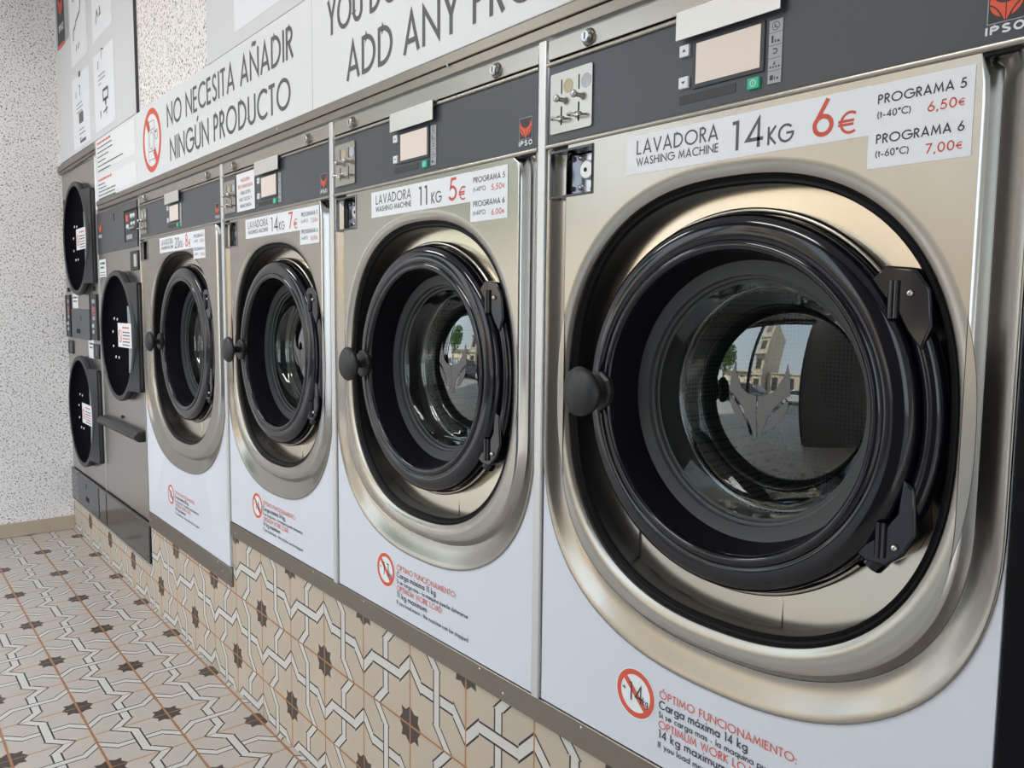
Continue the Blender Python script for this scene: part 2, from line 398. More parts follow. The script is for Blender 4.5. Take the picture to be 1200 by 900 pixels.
G['Ñ'] = (G['N'][0], G['N'][1]+[[(.2,1.13),(.30,1.2),(.43,1.14),(.53,1.21)]])
G['Ú'] = (G['U'][0], G['U'][1]+[[(.28,1.1),(.42,1.28)]])
G['Ó'] = (G['O'][0], G['O'][1]+[[(.46,1.1),(.60,1.28)]])
G['Á'] = (G['A'][0], G['A'][1]+[[(.32,1.1),(.46,1.28)]])
G['á'] = (G['a'][0], G['a'][1]+[[(.28,.74),(.42,.92)]])
G['í'] = (G['i'][0], [[(h,xh),(h,0)], [(.02,.74),(.16,.92)]])
GAP = .13
def twidth(s): return sum(G[c][0]+GAP for c in s)-GAP
def ribbon(mb, pts, w, y):
    n = len(pts); cl = hypot(pts[0][0]-pts[-1][0], pts[0][1]-pts[-1][1]) < 1e-7
    if cl: pts = pts[:-1]; n -= 1
    L = []; R = []
    for i in range(n):
        a = pts[i-1] if (i or cl) else None; b = pts[(i+1) % n] if (i < n-1 or cl) else None; p = pts[i]
        def nr(q, r):
            dx, dz = r[0]-q[0], r[1]-q[1]; l = hypot(dx, dz) or 1; return (-dz/l, dx/l)
        if a is None: nx, nz = nr(p, b); k = 1
        elif b is None: nx, nz = nr(a, p); k = 1
        else:
            n1 = nr(a, p); n2 = nr(p, b); nx, nz = n1[0]+n2[0], n1[1]+n2[1]; l = hypot(nx, nz) or 1; nx /= l; nz /= l
            k = min(1/max(nx*n1[0]+nz*n1[1], .2), 2.6)
        L.append((p[0]+nx*w/2*k, y, p[1]+nz*w/2*k)); R.append((p[0]-nx*w/2*k, y, p[1]-nz*w/2*k))
    fs = [(i, (i+1) % n, n+(i+1) % n, n+i) for i in range(n if cl else n-1)]
    mb.add(L+R, fs)
def text(mb, s, x, z, H, width=None, y=-.0006, w=.115, sx=None):
    k = sx if sx else (width/twidth(s) if width else H)
    px = x; t = 0
    for c in s:
        adv, st = G[c]
        for q in st:
            ribbon(mb, [(px+a*k, z+b*H) for a, b in q], w*H, y-1.5e-5*(t % 4)); t += 1
        px += (adv+GAP)*k
    return px-GAP*k
def textc(mb, s, cx, z, H, width, **k): text(mb, s, cx-width/2, z, H, width, **k)

# emblem: two-horned head, half outlines in unit = half width, z down from horn tip
def emblem(mb, cx, ztop, hw, hgt, y, cuts=True):
    k = hgt/2.33
    def q(l, s): return [(cx+s*a*hw, ztop-b*k) for a, b in l]
    main = [(.025,1.03),(.3,.98),(.55,.82),(.72,.58),(.80,.32),(.84,0),(.97,.5),(1.0,.93),(.80,1.06),(.55,1.33),(.36,1.64),(.20,2.0),(.07,2.33),(.025,2.33)]
    leaf = [(.97,1.08),(.93,1.35),(.80,1.62),(.60,1.86),(.30,2.05),(.42,1.72),(.60,1.43),(.82,1.18)]
    for s in (1, -1):
        mb.flat(q(main, s), y); mb.flat(q(leaf, s), y)
def ipso(mb, x, z, H, wd, y): text(mb, 'IPS0', x, z, H, wd, y=y, w=.27)
def prohibition(mb, cx, cz, R, y, bar=1, a=135):
    mb.lathe([(R*.78, y), (R, y)], cx, cz, 56)
    if bar:
        d = Vector((cos(radians(a)), sin(radians(a)))); e = Vector((-d.y, d.x)); r = R*.8; w = R*.12
        mb.flat([(cx+d.x*r+e.x*w, cz+d.y*r+e.y*w), (cx-d.x*r+e.x*w, cz-d.y*r+e.y*w), (cx-d.x*r-e.x*w, cz-d.y*r-e.y*w), (cx+d.x*r-e.x*w, cz+d.y*r-e.y*w)], y-2e-5)
def scribble(mb, x0, x1, z, H, y, seed):      # print too small to read in the photograph: dashes the length of words
    rr = random.Random(seed); x = x0
    while x < x1-.004:
        l = min(rr.uniform(2, 7)*H*.6, x1-x); mb.rect(x, x+l, z, z+H*.62, y); x += l+H*.5

# ================================================================== SETTING
XL = -3.83; YF = -1.95; XR = 2.7; ZC = 3.05
struct('floor', MB().box(XL-.1, XR+.1, YF, .12, -.12, 0), floor_m)
struct('tiled_plinth', MB().box(-1.4435, XR, .012, .12, 0, .510).box(-2.3465, -1.4435, .012, .12, 0, .340).box(XL, -2.3465, .012, .12, 0, .172), plinth_m)
struct('wall_left', MB().box(XL-.12, XL, YF, .9, 0, ZC), wall_m)
struct('wall_right', MB().box(XR, XR+.12, YF, .9, 0, ZC), ceil_m)
wb = MB().box(-2.996, XR, .0105, .015, 1.66, ZC).box(XL, -2.996, .0105, .015, 1.93, ZC).box(XL, XR, .015, .15, 1.93, ZC).box(XL, XR, .80, .9, 0, 1.7)
struct('wall_back', wb, wall_m)
struct('ceiling', MB().box(XL-.12, XR+.12, YF-.1, .9, ZC, ZC+.15), ceil_m)
sk = MB().box(XL, XL+.012, YF, .012, 0, .075)
struct('baseboard_left', sk, skirt_m, bevel=.003)
# shop front behind the camera
OX0, OX1, OX2, OZ = XL, .16, 1.65, 2.72
fr = MB().box(OX1, OX2, YF-.2, YF, 0, ZC).box(XL, XR, YF-.2, YF, OZ, ZC)
struct('wall_front', fr, plaster)
wf = MB()
for x in (OX0+.0, OX1-.06): wf.box(x, x+.06, YF-.14, YF-.06, 0, OZ)
wf.box(OX0, OX1, YF-.14, YF-.06, OZ-.08, OZ).box(-1.30, -1.23, YF-.14, YF-.06, 0, OZ-.08)
struct('door_1', wf, frame_m, bevel=.004)
# ceiling trims and rails round the machines
tr = MB().box(-2.995, .74, -.004, .03, 1.658, 1.677).box(-2.995, .74, -.0005, .03, 1.6395, 1.6575)
struct('trim_1', tr, steel_d, bevel=.0015)
tr = MB().box(-1.4435, .74, .004, .014, .504, .5485)
struct('trim_2', tr, steel_d, bevel=.002)
tr = MB().box(-2.346, -1.4440, .004, .014, .336, .397)
struct('trim_3', tr, steel_d, bevel=.002)
tr = MB().box(XL+.002, -2.995, -.004, .0155, 1.908, 1.938).box(XL+.002, -2.995, .001, .0155, 1.895, 1.908)
struct('trim_4', tr, steel_d, bevel=.004)
tr = MB().box(XL+.002, -2.346, .003, .014, .170, .1785)
struct('trim_5', tr, chrome, bevel=.002)
# ================================================================== WASHING MACHINES
NT = 144
def rayset(cx, cz, corners):
    th = [2*pi*i/NT for i in range(NT)]
    for (x, z) in corners: th.append(math.atan2(z-cz, x-cx) % (2*pi))
    th = sorted(set(round(t, 6) for t in th)); return th
def rad(inside, cx, cz, t):
    lo, hi = 0, 1.5
    for _ in range(40):
        m = (lo+hi)/2
        if inside(cx+m*cos(t), cz+m*sin(t)): lo = m
        else: hi = m
    return lo
def u_shape(cx, hw, top, zs, bot, n):
    def f(x, z):
        if z > top or abs(x-cx) > hw: return False
        if z >= zs: return True
        return abs((x-cx)/hw)**n+abs((zs-z)/(zs-bot))**n < 1
    return f
def oval(cx, cz, a, b, n):
    return lambda x, z: abs((x-cx)/a)**n+abs((z-cz)/b)**n < 1

def washer(X, Wd, zb, kg, price, p5, p6, label, big=False, notice=False, pid=0, ntx=.271, ntz=0, nint=.226):
    Z0 = zb+.004
    t = thing('washing_machine', (X+Wd/2, .02, Z0), label, 'washing machine', None)
    c = X+Wd/2+.002; xa = X+.0115; xb = X+Wd-.0105
    s = 1.09 if big else 1.0; dz = 1.083 if big else 1.09       # door scale and centre height
    yd = .010 if big else .0
    dsh = .094 if big else 0.
    # ---- white enamelled body: shell with a hole behind the steel front
    hw = (xb-xa)/2; cc = (xa+xb)/2
    bot = .634 if big else .697; zs = .985 if big else 1.0
    ocz = 1.068 if big else 1.083; oa = .343 if big else .290; ob = .332 if big else .299
    corners = [(xa, 1.467), (xb, 1.467), (xa, Z0), (xb, Z0), (xa, 1.636), (xb, 1.636)]
    th = rayset(cc, ocz, corners)
    fo = u_shape(cc, hw, 1.467, zs, bot, 2.4)
    rect = lambda x, z: xa < x < xb and Z0 < z < 1.636
    def loop(f, y, sc=1., add=0.): return [(cc+(rad(f, cc, ocz, a)*sc+add)*cos(a), y, ocz+(rad(f, cc, ocz, a)*sc+add)*sin(a)) for a in th]
    b = MB()
    b.loops([loop(rect, .60), loop(rect, .0055), loop(rect, .0040, .998), loop(fo, .0040, .996), loop(fo, .0045, .993), loop(fo, .05, .985)])
    b.box(xa, xb, .60, .604, Z0, 1.636)
    b.build('cabinet', white_m, t, smooth=20, label='white enamelled lower cabinet')
    # ---- steel front with sloped flange, raised bead and rolled oval mouth
    def U_(t, tb): return u_shape(cc, hw-t, 1.4670-.03*t, zs, bot+tb, 2.4)
    ov = oval(cc, ocz, oa, ob, 2.4)
    prof = [(0,0,.0075),(.0008,.0010,.0018),(.0020,.0026,.0008),(.0040,.0054,.0014),(.010,.0134,.0048),(.017,.0227,.0088),(.024,.032,.0125),(.030,.040,.0152),(.0345,.046,.0166)]
    step = [(.0345,.046,.0172),(.0385,.051,.0110),(.0420,.0555,.0045),(.0445,.059,.0012),(.0475,.063,.0)]
    FL = MB(); FL.loops([loop(U_(t_, tb), y) for t_, tb, y in prof]); FL.build('edge_flange', flange_m, t, smooth=60, merge=True, label='polished concave steel edge')
    bd = MB(); bd.loops([loop(U_(t_, tb), y) for t_, tb, y in step]); bd.build('bead', chrome, t, smooth=60, merge=True)
    def frame_loops():
        return [loop(U_(.0475, .063), 0.0), loop(U_(.0482, .0638), 0.0), loop(ov, 0.0, 1.0, .0205), loop(ov, 0.0, 1.0, .0200), loop(ov, .0008, 1, .014), loop(ov, .003, 1, .007), loop(ov, .0065, 1, .002), loop(ov, .012, 1, 0), loop(ov, .015, 1, 0)]
    ls = frame_loops(); n = len(th)
    me = bpy.data.meshes.new('front_panel'); bm = bmesh.new()
    vv = [[bm.verts.new(p) for p in l] for l in ls]
    for a in range(len(ls)-1):
        for i in range(n):
            j = (i+1) % n
            try: bm.faces.new((vv[a][i], vv[a][j], vv[a+1][j], vv[a+1][i]))
            except ValueError: pass
    bmesh.ops.remove_doubles(bm, verts=bm.verts, dist=1e-6)
    # opening for the coin return cup
    u0, u1, w0, w1 = X+.024, X+.114, 1.390, 1.457
    for co, no in (((u0,0,0),(1,0,0)), ((u1,0,0),(1,0,0)), ((0,0,w0),(0,0,1)), ((0,0,w1),(0,0,1))):
        bmesh.ops.bisect_plane(bm, geom=bm.verts[:]+bm.edges[:]+bm.faces[:], plane_co=co, plane_no=no, dist=1e-7)
    kill = [f for f in bm.faces if u0 < f.calc_center_median().x < u1 and w0 < f.calc_center_median().z < w1]
    bmesh.ops.delete(bm, geom=kill, context='FACES')
    bmesh.ops.recalc_face_normals(bm, faces=bm.faces)
    o0 = ORG[t.name]
    bmesh.ops.translate(bm, verts=bm.verts, vec=(-o0[0], -o0[1], -o0[2]))
    bm.to_mesh(me); bm.free(); me.materials.append(steel)
    me.polygons.foreach_set('use_smooth', [True]*len(me.polygons)); me.set_sharp_from_angle(angle=radians(28))
    fp = bpy.data.objects.new('front_panel', me); COL.objects.link(fp); fp.parent = t; ORG[fp.name] = o0
    fp['label'] = 'brushed steel front with an oval mouth'
    # ---- rubber seam and recessed plate
    MB().loops([loop(ov, .0125, 1, 0), loop(ov, .0118, 1, -.002), loop(ov, .0140, 1, -.004), loop(ov, .0140, 1, -.0055), loop(ov, .0130, 1, -.008), loop(ov, .0155, 1, -.0105), loop(ov, .0200, 1, -.0108), loop(ov, .0215, 1, -.0098), loop(ov, .050, 1, -.0105)]).build('seam_rubber', rubber, t, smooth=60)
    cir = lambda x, z: hypot(x-c, z-dz) < .19*s
    pl = MB(); pl.loops([loop(ov, .0480, 1, -.008), [(c+.205*s*cos(a), .0480, dz+.205*s*sin(a)) for a in th]])
    plo = pl.build('recess_plate', plate_m, t)
    # service cover at the bottom of the recess
    hb = ocz-ob
    pc = [(c-.170*s, hb+.050*s), (c-.166*s, hb+.090*s), (c+.055*s, hb+.090*s), (c+.075*s, hb+.050*s), (c+.075*s, hb+.016), (c+.0*s, hb+.013), (c-.08*s, hb+.016), (c-.170*s, hb+.044)]
    MB().prism(pc, .0466, .0490).build('service_cover', plate_m, plo, bevel=.0008)
    MB().box(c-.1725*s, c-.170*s, .0464, .0490, hb+.036, hb+.095).build('seam', black_m, plo)
    # ---- door
    D = thing_part('door', t, (c, yd, dz))
    def Q(l): return [(r*s, y*s+yd) for r, y in l]
    ring = [(.192,.050),(.238,.050),(.2440,.043),(.2465,.030),(.2465,.013),(.2445,.008),(.240,.0035),(.234,.0008),(.227,-.0008),(.220,-.0012),(.2150,-.0005),(.2125,.0015),(.2115,.0005),(.2085,-.0018),(.2045,-.0022),(.2010,-.0008),(.1990,.0025),(.1980,.007)]
    MB().lathe(Q(ring), c, dz, 128).build('door_ring', black_g, D, smooth=50)
    MB().lathe(Q([(.1982,.0065),(.1965,.015),(.1895,.055),(.1895,.060)]), c, dz, 128).build('inner_collar', collar_m, D, smooth=50)
    gk = [(.1915,.054),(.1888,.0555),(.1705,.0575),(.1695,.064),(.1655,.0655),(.1650,.071),(.1605,.072)]
    MB().lathe(Q(gk), c, dz, 128).build('inner_gasket', gask_m, D, smooth=30)
    rc = .34; ed = .1535; yc = .113-(rc-math.sqrt(rc*rc-ed*ed))
    gl = [(.1635,.068),(.161,.080),(.1575,.100),(.1553,.110)]+[(ed*k/14, yc+rc-math.sqrt(rc*rc-(ed*k/14)**2)) for k in range(14, -1, -1)]
    MB().lathe(Q(gl), c, dz, 96).build('door_glass', glass_m, D, smooth=60)
    MB().lathe(Q([(.1575,.1145),(.1548,.1155),(.1525,.1185),(.1530,.1225),(.1570,.124)]), c, dz, 96).build('rim', rimm, D, smooth=60)
    em = MB(); ex, ez = c+.006*s, dz+.053*s; emblem(em, 0, 0, .047*s, .105*s, 0)
    def onglass(x, z):
        r2_ = ((x-c)/s)**2+((z-dz)/s)**2; return (yc+rc-math.sqrt(max(rc*rc-r2_, 1e-6))-.0006)*s+yd
    # cut the decal finer so that it follows the glass
    bmx = bmesh.new(); bv = [bmx.verts.new((x+ex, 0, z+ez)) for x, y, z in em.v]
    for f in em.f: bmx.faces.new([bv[i] for i in f])
    bmesh.ops.triangulate(bmx, faces=bmx.faces[:]); bmesh.ops.subdivide_edges(bmx, edges=bmx.edges[:], cuts=2, use_grid_fill=True)
    em2 = MB(); bmx.verts.index_update(); em2.add([(v.co.x, onglass(v.co.x, v.co.z), v.co.z) for v in bmx.verts], [tuple(v.index for v in f.verts) for f in bmx.faces]); bmx.free()
    em2.build('glass_emblem', emb_gry, D, label='etched horned emblem on the glass')
    # knob on the ring, standing out towards the customer
    kx = c-.217*s
    kb = MB().lathe([(0,-.010),(.026,-.010),(.030,-.007),(.030,.000),(.022,.006)], kx, dz, 10, cy=yd)
    kb.build('knob_base', black_m, D, smooth=20)
    kp = [(0,-.0560),(.012,-.0552),(.022,-.0530),(.030,-.0490),(.0355,-.0440),(.0372,-.0400),(.0362,-.0365),(.031,-.0335),(.020,-.0305),(.0105,-.0280),(.0090,-.0240),(.0090,-.008)]
    kv = MB(); vs_ = []; nk = 48
    for i in range(nk):
        a = 2*pi*i/nk; lob = 1+.035*cos(3*a+.5)
        vs_ += [(kx+r*cos(a)*(lob if r > .02 else 1), yd+y, dz+r*sin(a)*(lob if r > .02 else 1)) for r, y in kp]
    q = len(kp); kv.add(vs_, [(i*q+k, i*q+k+1, ((i+1) % nk)*q+k+1, ((i+1) % nk)*q+k) for i in range(nk) for k in range(q-1)])
    kv.build('knob', knob_m, D, smooth=50)
    # ---- fixed steel hoop and hinge
    MB().lathe(Q([(.2475,.050),(.2475,.032),(.2500,.0285),(.2530,.0285),(.2555,.032),(.2560,.050)]), c, dz, 90, 38, 316).build('tub_hoop', steel, t, smooth=60)
    hg = thing_part('hinge', t, (c+.25*s, yd, dz))
    MB().tube([(c+.2605*s*cos(radians(a)), yd+.024*s, dz+.2605*s*sin(radians(a))) for a in range(-40, 35, 3)], .0135*s, 12).build('hinge_arm', black_g, hg, smooth=60)
    def rel(l): return [(c+(x-.357)*s, dz+(z-1.09)*s) for x, z in l]
    ub = rel([(.545,1.248),(.560,1.263),(.594,1.259),(.610,1.236),(.614,1.197),(.604,1.170),(.588,1.190),(.574,1.215),(.560,1.228)])
    lb = rel([(.540,.938),(.556,.929),(.578,.928),(.597,.944),(.610,.970),(.606,1.02),(.592,1.03),(.588,.990),(.566,.960)])
    br1 = MB().prism(ub, yd+.008, yd+.049).build('hinge_bracket', black_g, hg, bevel=.003)
    br2 = MB().prism(lb, yd+.008, yd+.049).build('hinge_bracket', black_g, hg, bevel=.003)
    for (x, z0, z1), br in (((.572, 1.205, 1.246), br1), ((.572, .938, .978), br2)):
        (ax, a0), (ax2, a1) = rel([(x, z0)])[0], rel([(x, z1)])[0]
        MB().tube([(ax, yd+.008, a0), (ax, yd+.008, a1)], .0065*s, 12).build('hinge_pin', black_g, br)
    for (x, z), br in (((.590, 1.232), br1), ((.588, .952), br2)):
        bx, bz = rel([(x, z)])[0]
        MB().ball((bx, yd+.007, bz), .0042).build('bolt', chrome, br)
    # ---- drum
    dr = MB().lathe([(.158*s,.135),(.172*s,.128),(.27*s,.128),(.275*s,.14),(.275*s,.50),(.26*s,.525),(.09*s,.515),(0,.50)], c, dz, 72)
    dr.build('drum', drum_m, t, smooth=40)
    MB().lathe([(.206*s,.048),(.206*s,.06),(.205*s,.127)], c, dz, 64).build('tub_collar', black_m, t)
    # ---- upper band with two cylinder locks
    bo = MB().box(xa, xb, .001, .012, 1.6035, 1.6335).build('upper_band', steel, t, bevel=.0012)
    for lx in (.102, Wd-.120):
        lk = MB().lathe([(0,-.009),(.0075,-.009),(.0092,-.0075),(.0095,.001)], X+lx, 1.6175, 24).build('lock', chrome, bo)
        MB().lathe([(.010,.0008),(.0125,-.0015),(.0135,.001)], X+lx, 1.6175, 24).build('collar', steel_d, lk)
        MB().box(X+lx-.0009, X+lx+.0009, -.0094, -.008, 1.6125, 1.6225).build('key_slot', void_m, lk)
    # ---- charcoal control panel with steel trims
    cp = MB().box(xa+.002, xb-.002, .002, .014, 1.474, 1.593).build('control_panel', dark_m, t)
    MB().tube([(xa, .001, 1.4695), (xb, .001, 1.4695)], .0042, 12).build('panel_trim', steel, cp)
    MB().tube([(xa, .001, 1.5965), (xb, .001, 1.5965)], .0036, 12).build('panel_trim', steel, cp)
    MB().box(xa, xb, .0015, .012, 1.4625, 1.4655).box(xa, xb, .004, .012, 1.600, 1.6036).build('panel_gap', void_m, cp)
    d = X+dsh
    fx0, fz0 = d+.274, 1.567
    fp2 = [(fx0, fz0), (d+.4285, fz0), (d+.4285, 1.603), (fx0, 1.603)]
    MB().prism(fp2, -.0085, -.0070).box(fx0, d+.4285, -.0075, .002, 1.6015, 1.603).build('display_hood', flapm, cp, label='bare steel hood plate above the display')
    MB().box(d+.296, d+.404, -.0004, .003, 1.502, 1.563).build('display_bezel', ctrl_m, cp, bevel=.001)
    MB().box(d+.3025, d+.3985, -.0012, .003, 1.5075, 1.5590).build('display', screen_m, cp)
    for (z0, sg) in ((1.5465, 1), (1.5055, -1)):
        bt = MB().box(d+.2755, d+.291, -.0022, .003, z0, z0+.0150).build('button', button_m, cp, bevel=.0008)
        zc_ = z0+.0075; MB().flat([(d+.2800, zc_-.0016*sg), (d+.2866, zc_-.0016*sg), (d+.2833, zc_+.0022*sg)], -.00235).build('arrow', ink_m, bt)
    MB().box(d+.2745, d+.3635, .0014, .003, 1.4855, 1.4970).build('card_slot', emb_blk, cp)
    gb = MB().box(d+.3825, d+.399, -.0022, .003, 1.4835, 1.4970).build('start_button', green_m, cp, bevel=.0008)
    pw = MB(); pw.lathe([(.0033,-.0024),(.0042,-.0024)], d+.3908, 1.4902, 20); pw.rect(d+.3904, d+.3912, 1.4885, 1.4922, -.00245); pw.build('power_mark', button_m, gb)
    ist = MB().box(d+.4095, d+.4275, .0005, .003, 1.4850, 1.5590).build('icon_strip', icons_m, cp)
    ic = MB(); xm = d+.4185
    for k in range(1, 5): ic.rect(d+.4098, d+.4272, 1.559-.0148*k-.0003, 1.559-.0148*k+.0003, .0003)
    ic.lathe([(.0044,.0003),(.0052,.0003)], xm, 1.5516, 20); ic.rect(xm-.0018, xm-.0002, 1.550, 1.5540, .0003); ic.rect(xm, xm+.0028, 1.549, 1.5505, .0003)
    ic.rect(xm-.0055, xm-.0028, 1.5325, 1.5412, .0003); ic.rect(xm-.0010, xm+.0006, 1.5325, 1.5360, .0003); ic.rect(xm+.0024, xm+.0055, 1.5325, 1.5350, .0003)
    ic.lathe([(.0018,.0003),(.0033,.0003)], xm, 1.5226, 14, -90, 90); ic.rect(xm-.0030, xm+.0002, 1.5193, 1.5208, .0003); ic.rect(xm-.0030, xm+.0002, 1.5244, 1.5259, .0003)
    for k in range(4): ic.rect(xm-.0066+k*.0038, xm-.0044+k*.0038, 1.5030, 1.5052, .0003)
    ic.flat([(xm-.0022, 1.5066), (xm+.0008, 1.5066), (xm-.0004, 1.5115)], .0003)
    ic.rect(xm-.0060, xm-.0016, 1.4890, 1.4948, .0003); ic.rect(xm-.0004, xm+.0010, 1.4890, 1.4930, .0003); ic.rect(xm+.003, xm+.0056, 1.4890, 1.4915, .0003)
    ic.build('icons', ink_m, ist)
    # emblem plate
    ex1 = X+Wd-.0255; ex0 = ex1-.033
    pb = MB().rect(ex0+.0006, ex1-.0006, 1.4920, 1.5250, .0016).build('emblem', emb_blk, cp, label='horned red emblem over white lettering')
    e = MB()
    for a, bq, cq, dq in ((ex0, ex1, 1.4910, 1.4918), (ex0, ex1, 1.5252, 1.5260), (ex0, ex0+.0008, 1.491, 1.526), (ex1-.0008, ex1, 1.491, 1.526)): e.rect(a, bq, cq, dq, .0013)
    e.build('border', icons_m, pb)
    e = MB(); emblem(e, (ex0+ex1)/2, 1.5215, .0148, .0285, .0012); e.build('horned_head', emb_red, pb)
    e = MB(); ipso(e, ex0-.0008, 1.4812, .0076, ex1-ex0+.0012, .0012); e.build('lettering', emb_wht, pb)
    # coin plate
    pcx, pcz = X+.020, 1.487
    pts = []
    for (qx, qz, a0) in ((pcx+.0885, pcz+.0035, -90), (pcx+.0885, pcz+.0885, 0), (pcx+.0035, pcz+.0885, 90), (pcx+.0035, pcz+.0035, 180)):
        pts += [(qx+.0035*cos(radians(a0+k*30)), qz+.0035*sin(radians(a0+k*30))) for k in range(4)]
    co = MB().prism(pts, -.0008, .003).build('coin_plate', steel, cp)
    for q in (.0456, .0840):
        MB().rect(X+q-.0013, X+q+.0013, 1.5455, 1.5675, -.0010).build('coin_slot', void_m, co)
        MB().rect(X+q-.0016, X+q+.0016, 1.4985, 1.5270, -.0010).build('lever_slot', void_m, co)
    for (q, m_) in ((.0600, gold_m), (.0994, silv_m)):
        MB().lathe([(0,-.0011),(.0095,-.0011),(.0104,-.0014),(.0107,-.0009)], X+q, 1.5555, 28).build('coin_picture', m_, co)
    for q in (.0456, .0840):
        kk = MB().ball((X+q, -.0115, 1.5370), .0060, sy=.8); kk.tube([(X+q, -.008, 1.537), (X+q, 0, 1.537)], .0035, 10)
        kk.build('return_button', chrome, co)
        lv = MB(); lv.tube([(X+q+.0125*cos(radians(a)), -.0095+.0085*sin(radians(a)), 1.5075) for a in range(0, 361, 20)], .0017, 8, caps=False)
        lv.box(X+q-.0015, X+q+.0015, -.004, 0, 1.5060, 1.5090); lv.build('lever', chrome, co)
    # coin return cup
    cu = MB().loops([[(x, y, z) for x, z in ((u0-e_, w0-e_), (u1+e_, w0-e_), (u1+e_, w1+e_), (u0-e_, w1+e_))] for y, e_ in ((.012,.0035),(-.0012,.0035),(-.0022,.002),(-.0012,0),(.040,-.004))])
    cu.box(u0+.004, u1-.004, .040, .041, w0+.004, w1-.004)
    cuo = cu.build('coin_cup', cupm, t, smooth=20)
    mid = u0+.036
    MB().flat([(mid, w0+.004), (u1-.004, w0+.004), (u1-.004, w1-.004), (mid, w1-.004)], .022).box(mid-.0012, mid, .012, .04, w0+.004, w1-.004).build('cup_divider', cupd_m, cuo)
    ck = MB().lathe([(0,.010),(.013,.010),(.0148,.012),(.0148,.022)], u0+.068, w0+.036, 28).build('cup_lock', flapm, cuo)
    MB().lathe([(0,.0095),(.0035,.0095),(.0035,.0100)], u0+.066, w0+.036, 12).build('key_slot', void_m, ck)
    for (bx, bz) in ((u0+.045, w0+.058), (u0+.045, w0+.012), (u0+.072, w0+.008)): MB().ball((bx, .021, bz), .0045).build('rivet', chrome, cuo)
    # ---- price label
    l = X+(.086 if big else 0); E1 = .104 if False else 0
    xe = .539+(.012 if big else 0); xf = .645+(.020 if big else 0)
    pr = MB().rect(l+.184, l+xe, 1.404, 1.457, -.0004).build('price_label', label_m, t)
    k_ = MB(); rd = MB()
    text(k_, 'LAVADORA', l+.203, 1.4305, .0195, .138, y=-.0007, w=.125)
    text(k_, 'WASHING MACHINE', l+.203, 1.4150, .0110, .139, y=-.0007, w=.15)
    if kg == '11': text(k_, kg, l+.368, 1.4125, .0365, .034, y=-.0007, w=.12)
    else: text(k_, kg, l+.360, 1.4125, .0365, .048, y=-.0007, w=.12)
    text(k_, 'KG', l+.4135, 1.4125, .0215, .034, y=-.0007, w=.13)
    text(rd, price, l+.472, 1.4115, .0415, .026, y=-.0007, w=.125)
    text(rd, '€', l+.5035, 1.4095, .0250, .0205, y=-.0007, w=.12)
    k_.build('lettering', ink2_m, pr); rd.build('price', redp_m, pr)
    pg = MB().rect(l+xe, l+xf, 1.3675, 1.4565, -.00045).build('program_label', label_m, t)
    k_ = MB(); rd = MB(); qx = l+xe+.009; ww = xf-xe
    text(k_, 'PROGRAMA 5', qx, 1.4355, .0098, ww-.0165, y=-.0007, w=.155); text(k_, '(t-40ºC)', qx, 1.4205, .0076, ww*.335, y=-.0007, w=.15)
    k_.build('lettering', ink_m, pg); k_ = MB(); text(k_, 'PROGRAMA 6', qx, 1.3935, .0098, ww-.0165, y=-.0007, w=.155); text(k_, '(t-60ºC)', qx, 1.3790, .0076, ww*.335, y=-.0007, w=.15)
    text(rd, p5, l+xf-.0445-.004*(len(p5)-4), 1.4180, .0100, .0285+.004*(len(p5)-4), y=-.0007, w=.15); text(rd, '€', l+xf-.0145, 1.4185, .0070, .0060, y=-.0007, w=.14)
    rd.build('price', redp_m, pg); rd = MB(); text(rd, p6, l+xf-.0445-.004*(len(p6)-4), 1.3755, .0100, .0285+.004*(len(p6)-4), y=-.0007, w=.15); text(rd, '€', l+xf-.0145, 1.3760, .0070, .0060, y=-.0007, w=.14)
    k_.build('lettering', ink_m, pg); rd.build('price', redp_m, pg)
    # ---- load notice on the white front
    yN = .0035; k3 = 1+.0040/.8674
    def nx(v): return CX+(X+v-CX)*k3
    def nz(v): return CZ+(v+ntz-CZ)*k3
    NO = MB().flat(circ(nx(nint), nz(.645), .0385, 48), yN).build('load_notice', paper_m, t, label='printed notice with a red prohibition sign')
    q = MB(); prohibition(q, nx(nint), nz(.645), .0365, yN-.0003)
    k_ = MB()
    text(k_, kg, nx(nint)-.014, nz(.645)-.0125, .028, .029, y=yN-.0006, w=.10); text(k_, '+', nx(nint)-.0255, nz(.645)-.002, .012, .007, y=yN-.0006); text(k_, 'kg', nx(nint)+.0145, nz(.645)-.0125, .012, .010, y=yN-.0006)
    tx = nx(ntx)
    text(q, 'ÓPTIMO FUNCIONAMIENTO:', tx, nz(.6565), .0120, .218, y=yN-.0004, w=.12)
    text(k_, 'Carga máxima %s kg' % kg, tx, nz(.6410), .0125, .148, y=yN-.0004, w=.145)
    text(k_, 'Si se carga mas - la maquina puede detenerse', tx, nz(.6275), .0092, .257, y=yN-.0004, w=.14)
    text(q, 'OPTIMUM WORK LOAD:', tx, nz(.6115), .0120, .172, y=yN-.0004, w=.12)
    text(k_, '%s kg maximum' % kg, tx, nz(.5970), .0125, .116, y=yN-.0004, w=.145)
    text(k_, 'If you load more - the machine can be stopped', tx, nz(.5820), .0092, .258, y=yN-.0004, w=.14)
    q.build('red_print', red_m, NO); k_.build('black_print', ink_m, NO)
